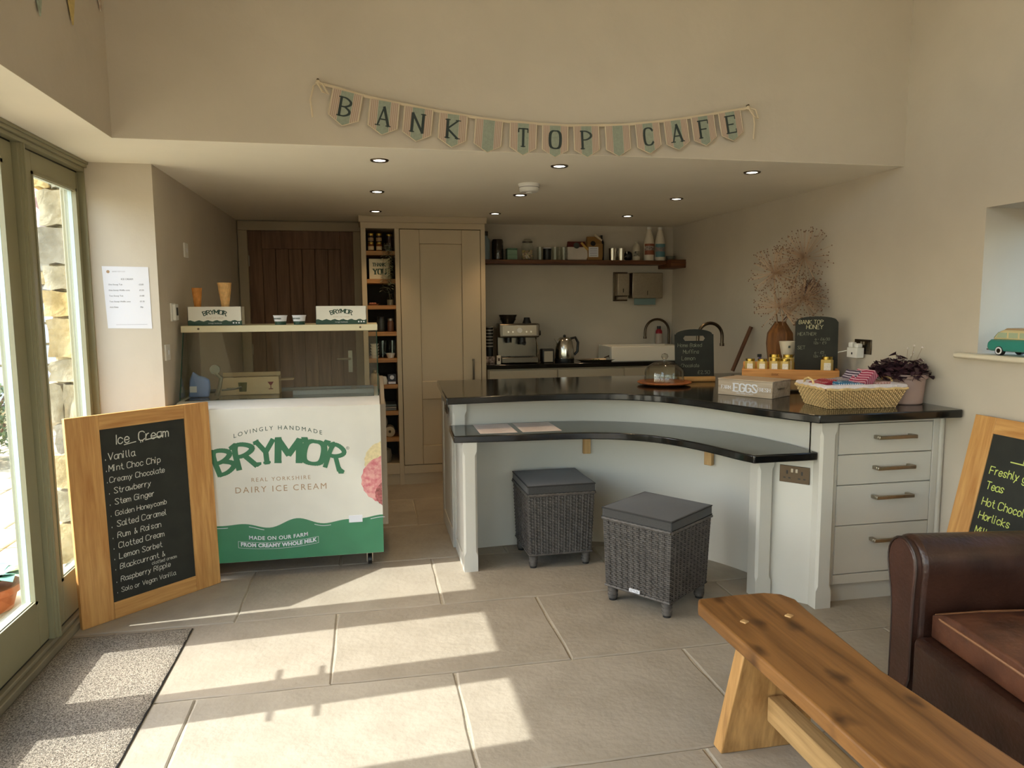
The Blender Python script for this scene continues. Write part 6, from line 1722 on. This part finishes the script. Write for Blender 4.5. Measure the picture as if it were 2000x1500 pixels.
# corner bunting along the upper left wall, only its tips in view
pb = thing('pennant_bunting', 'pointed fabric pennants hanging along the upper left wall, tips in view', 'bunting', (-1.06, 0, 0))
PCOL = [mat('mint_print', (168, 178, 160), .9, noise=.2, nscale=60), mat('straw_print', (202, 180, 118), .9, noise=.08, nscale=60), mat('rose_print', (176, 152, 134), .9, rgb2=(206, 200, 184), nscale=50)]
for i, (yc, zt_) in enumerate(((2.81, 2.485), (3.10, 2.562), (3.42, 2.733))):
    bm = NB(); h = .24
    prism(bm, [(yc - .09, zt_ + h), (yc + .005, zt_), (yc + .075, zt_ + h)], -.004 + .0, .001, 'yz')
    obj('pennant', bm, PCOL[i], pb, smooth=False)
bm = NB(); tube(bm, [(-.002, 2.4, 2.66), (-.002, 2.72, 2.725), (-.002, 3.08, 2.80), (-.002, 3.45, 2.97)], .004, 6); obj('cord', bm, TAPE, pb)

# ================================================================== DOOR MAT
MATM = mat('grey_mat_pile', (196, 184, 166), .95, rgb2=(84, 76, 66), nscale=190, bump=1.0, bscale=260)
dmt = thing('door_mat', 'speckled grey entrance mat inside the glazed doors', 'mat', (0, 0, 0))
bm = NB()
nx, ny = 24, 80
x0, x1, y0, y1 = -1.368, -.852, 1.15, 3.467
top = [[bm.verts.new((x0 + (x1 - x0) * i / nx + (rnd.uniform(-.003, .003) if i == nx else 0), y0 + (y1 - y0) * j / ny + (rnd.uniform(-.003, .003) if j == ny else 0), .012 if 0 < i < nx and 0 < j < ny else .006)) for i in range(nx + 1)] for j in range(ny + 1)]
for j in range(ny):
    for i in range(nx): bm.faces.new((top[j][i], top[j][i + 1], top[j + 1][i + 1], top[j + 1][i]))
obj('pile', bm, MATM, dmt)
bm = NB()
box(bm, x1 - .012, x1 + .004, y0, y1 + .004, .0005, .0055); box(bm, x0, x1, y1 - .012, y1 + .004, .0005, .0055)
obj('rubber_edge', bm, BLK, dmt)

# ================================================================== BENCH
bn = thing('rustic_bench', 'rustic thick plank bench with pegged top in the foreground', 'bench', (1.285, 1.45, 0))
bm = NB()
ZT, TH_ = .45, .048
# plan outline of the plank, y from far end to near end (local)
L_ = [(-.165, .83), (-.150, .865), (.0, .872), (.11, .87), (.165, .845), (.19, .79), (.175, .68), (.155, .45), (.140, .28), (.15, .05), (.165, -.3), (.17, -.87), (-.16, -.87), (-.165, -.3), (-.16, .2), (-.165, .6)]
prism(bm, list(reversed(L_)), ZT - TH_, ZT)
obj('seat_plank', bm, BENCHW, bn, bevel=.008, seg=3)
for s in (1, -1):
    bm = NB()
    y0 = s * .60
    v = [(-.155, ZT - TH_, ), ]
    top = [(-.125, y0 - .028), (.135, y0 - .028), (.135, y0 + .028), (-.125, y0 + .028)]
    yb = y0 + s * .07
    bot = [(-.165, yb - .028), (.165, yb - .028), (.165, yb + .028), (-.165, yb + .028)]
    a = [bm.verts.new((*p, 0)) for p in bot]; b = [bm.verts.new((*p, ZT - TH_)) for p in top]
    for i in range(4): bm.faces.new((a[i], a[(i + 1) % 4], b[(i + 1) % 4], b[i]))
    bm.faces.new(b); bm.faces.new(list(reversed(a)))
    obj('leg', bm, BENCHL, bn, bevel=.004)
bm = NB(); box(bm, -.028, .028, -.645, .595, .13, .215); obj('stretcher', bm, wood('stretcher_oak', (186, 150, 100), (140, 108, 66), 1, .6, scale=9), bn, bevel=.004)
for (x, y_) in ((-.085, .655), (.085, .665), (-.08, -.66), (.08, -.655)):
    bm = NB(); box(bm, x - .011, x + .011, y_ - .011, y_ + .011, ZT - .01, ZT + .004, Matrix.Translation((x, y_, 0)) @ Matrix.Rotation(R(30), 4, 'Z') @ Matrix.Translation((-x, -y_, 0))); obj('peg', bm, RAWW, bn, bevel=.002)

# ================================================================== LEATHER SOFA
sf = thing('leather_sofa', 'dark brown leather scroll-arm sofa at the right beside the bench', 'sofa', (1.935, 2.33, 0), R(-8))
# local: x = depth (front 0 .. back +), y negative = along the width towards the camera
def sofa_arm(y_out, y_in, mirror=False):
    w_ = abs(y_out - y_in)
    s = -1 if not mirror else 1
    # profile in (y,z): outer side up to a scroll, over the top, down the inner side
    pr_ = [(0.02, .03), (0.02, .30), (.012, .40), (-.012, .48), (-.028, .545), (-.018, .60), (.02, .638), (.07, .652), (.12, .64), (.160, .605), (.172, .55), (.165, .48), (.16, .40), (.16, .03)]
    return [(y_out + s * u, z_) for u, z_ in pr_]
for k, (yo, mir) in enumerate(((0.0, False), (-1.42, True))):
    P_ = sofa_arm(yo, 0, mir)
    P2 = chaikin(P_ + [P_[0]], 1)[:-1]
    if mir: P2 = list(reversed(P2))
    bm = NB(); prism(bm, P2, .015, .70, 'yz'); am = obj('arm', bm, LEATH, sf, bevel=.02, seg=3)
    bm = NB()
    cz = .34; cyv = sum(p[0] for p in P2) / len(P2)
    P3 = [(cyv + (p[0] - cyv) * .86, cz + (p[1] - cz) * .955) for p in P2]
    prism(bm, P3, -.008, .03, 'yz'); obj('arm_front_panel', bm, mat('arm_front_leather', (70, 44, 34), .4, noise=.2, nscale=6, bump=.2, bscale=60), am, bevel=.008, seg=2)
    bm = NB(); pts = [(-.004, p[0], p[1]) for p in [(cyv + (q[0] - cyv) * .90, cz + (q[1] - cz) * .965) for q in P2]]; tube(bm, pts + [pts[0]], .0045, 6, cap=False); obj('arm_piping', bm, mat('dark_piping', (46, 30, 24), .4), am)
bm = NB(); box(bm, -.012, .10, -1.26, -.165, .05, .305); obj('front_rail', bm, LEATH, sf, bevel=.025, seg=3)
bm = NB(); box(bm, .10, .70, -1.26, -.165, .10, .30); obj('seat_base', bm, LEATH, sf)
for (c0, c1) in ((-.71, -.185), (-1.25, -.715)):
    bm = NB(); box(bm, .045, .52, c0, c1, .307, .392); bmesh.ops.subdivide_edges(bm, edges=bm.edges[:], cuts=7, use_grid_fill=True)
    cx, cy = .255, (c0 + c1) / 2
    for v in bm.verts:
        u, q = (v.co.x - cx) / .265, (v.co.y - cy) / ((c1 - c0) / 2)
        if v.co.z > .36: v.co.z += .045 * (1 - u ** 4) * (1 - q ** 4) + rnd.uniform(-.003, .003)
    cu = obj('seat_cushion', bm, LEATHC, sf, bevel=.02, seg=3)
    bm = NB(); tube(bm, [(.515, c1 + .0 - .004, .395), (.25, c1 - .004, .397), (.055, c1 - .008, .391), (.046, c1 - .05, .390), (.043, cy, .393), (.046, c0 + .05, .390), (.055, c0 + .008, .391), (.5, c0 + .004, .395)], .005, 6); obj('cushion_piping', bm, PIPING, cu)
bm = NB(); prism(bm, [(.50, .10), (.69, .10), (.71, .66), (.66, .72), (.58, .72), (.53, .64)], -1.26, -.165, 'xz'); obj('backrest', bm, LEATH, sf, bevel=.03, seg=3)
for (x, y_) in ((.06, -.09), (.06, -1.33), (.62, -.09), (.62, -1.33)):
    bm = NB(); cyl(bm, .022, 0, .032, 14, (x, y_, 0), r1=.028); obj('foot', bm, DARKW, sf)
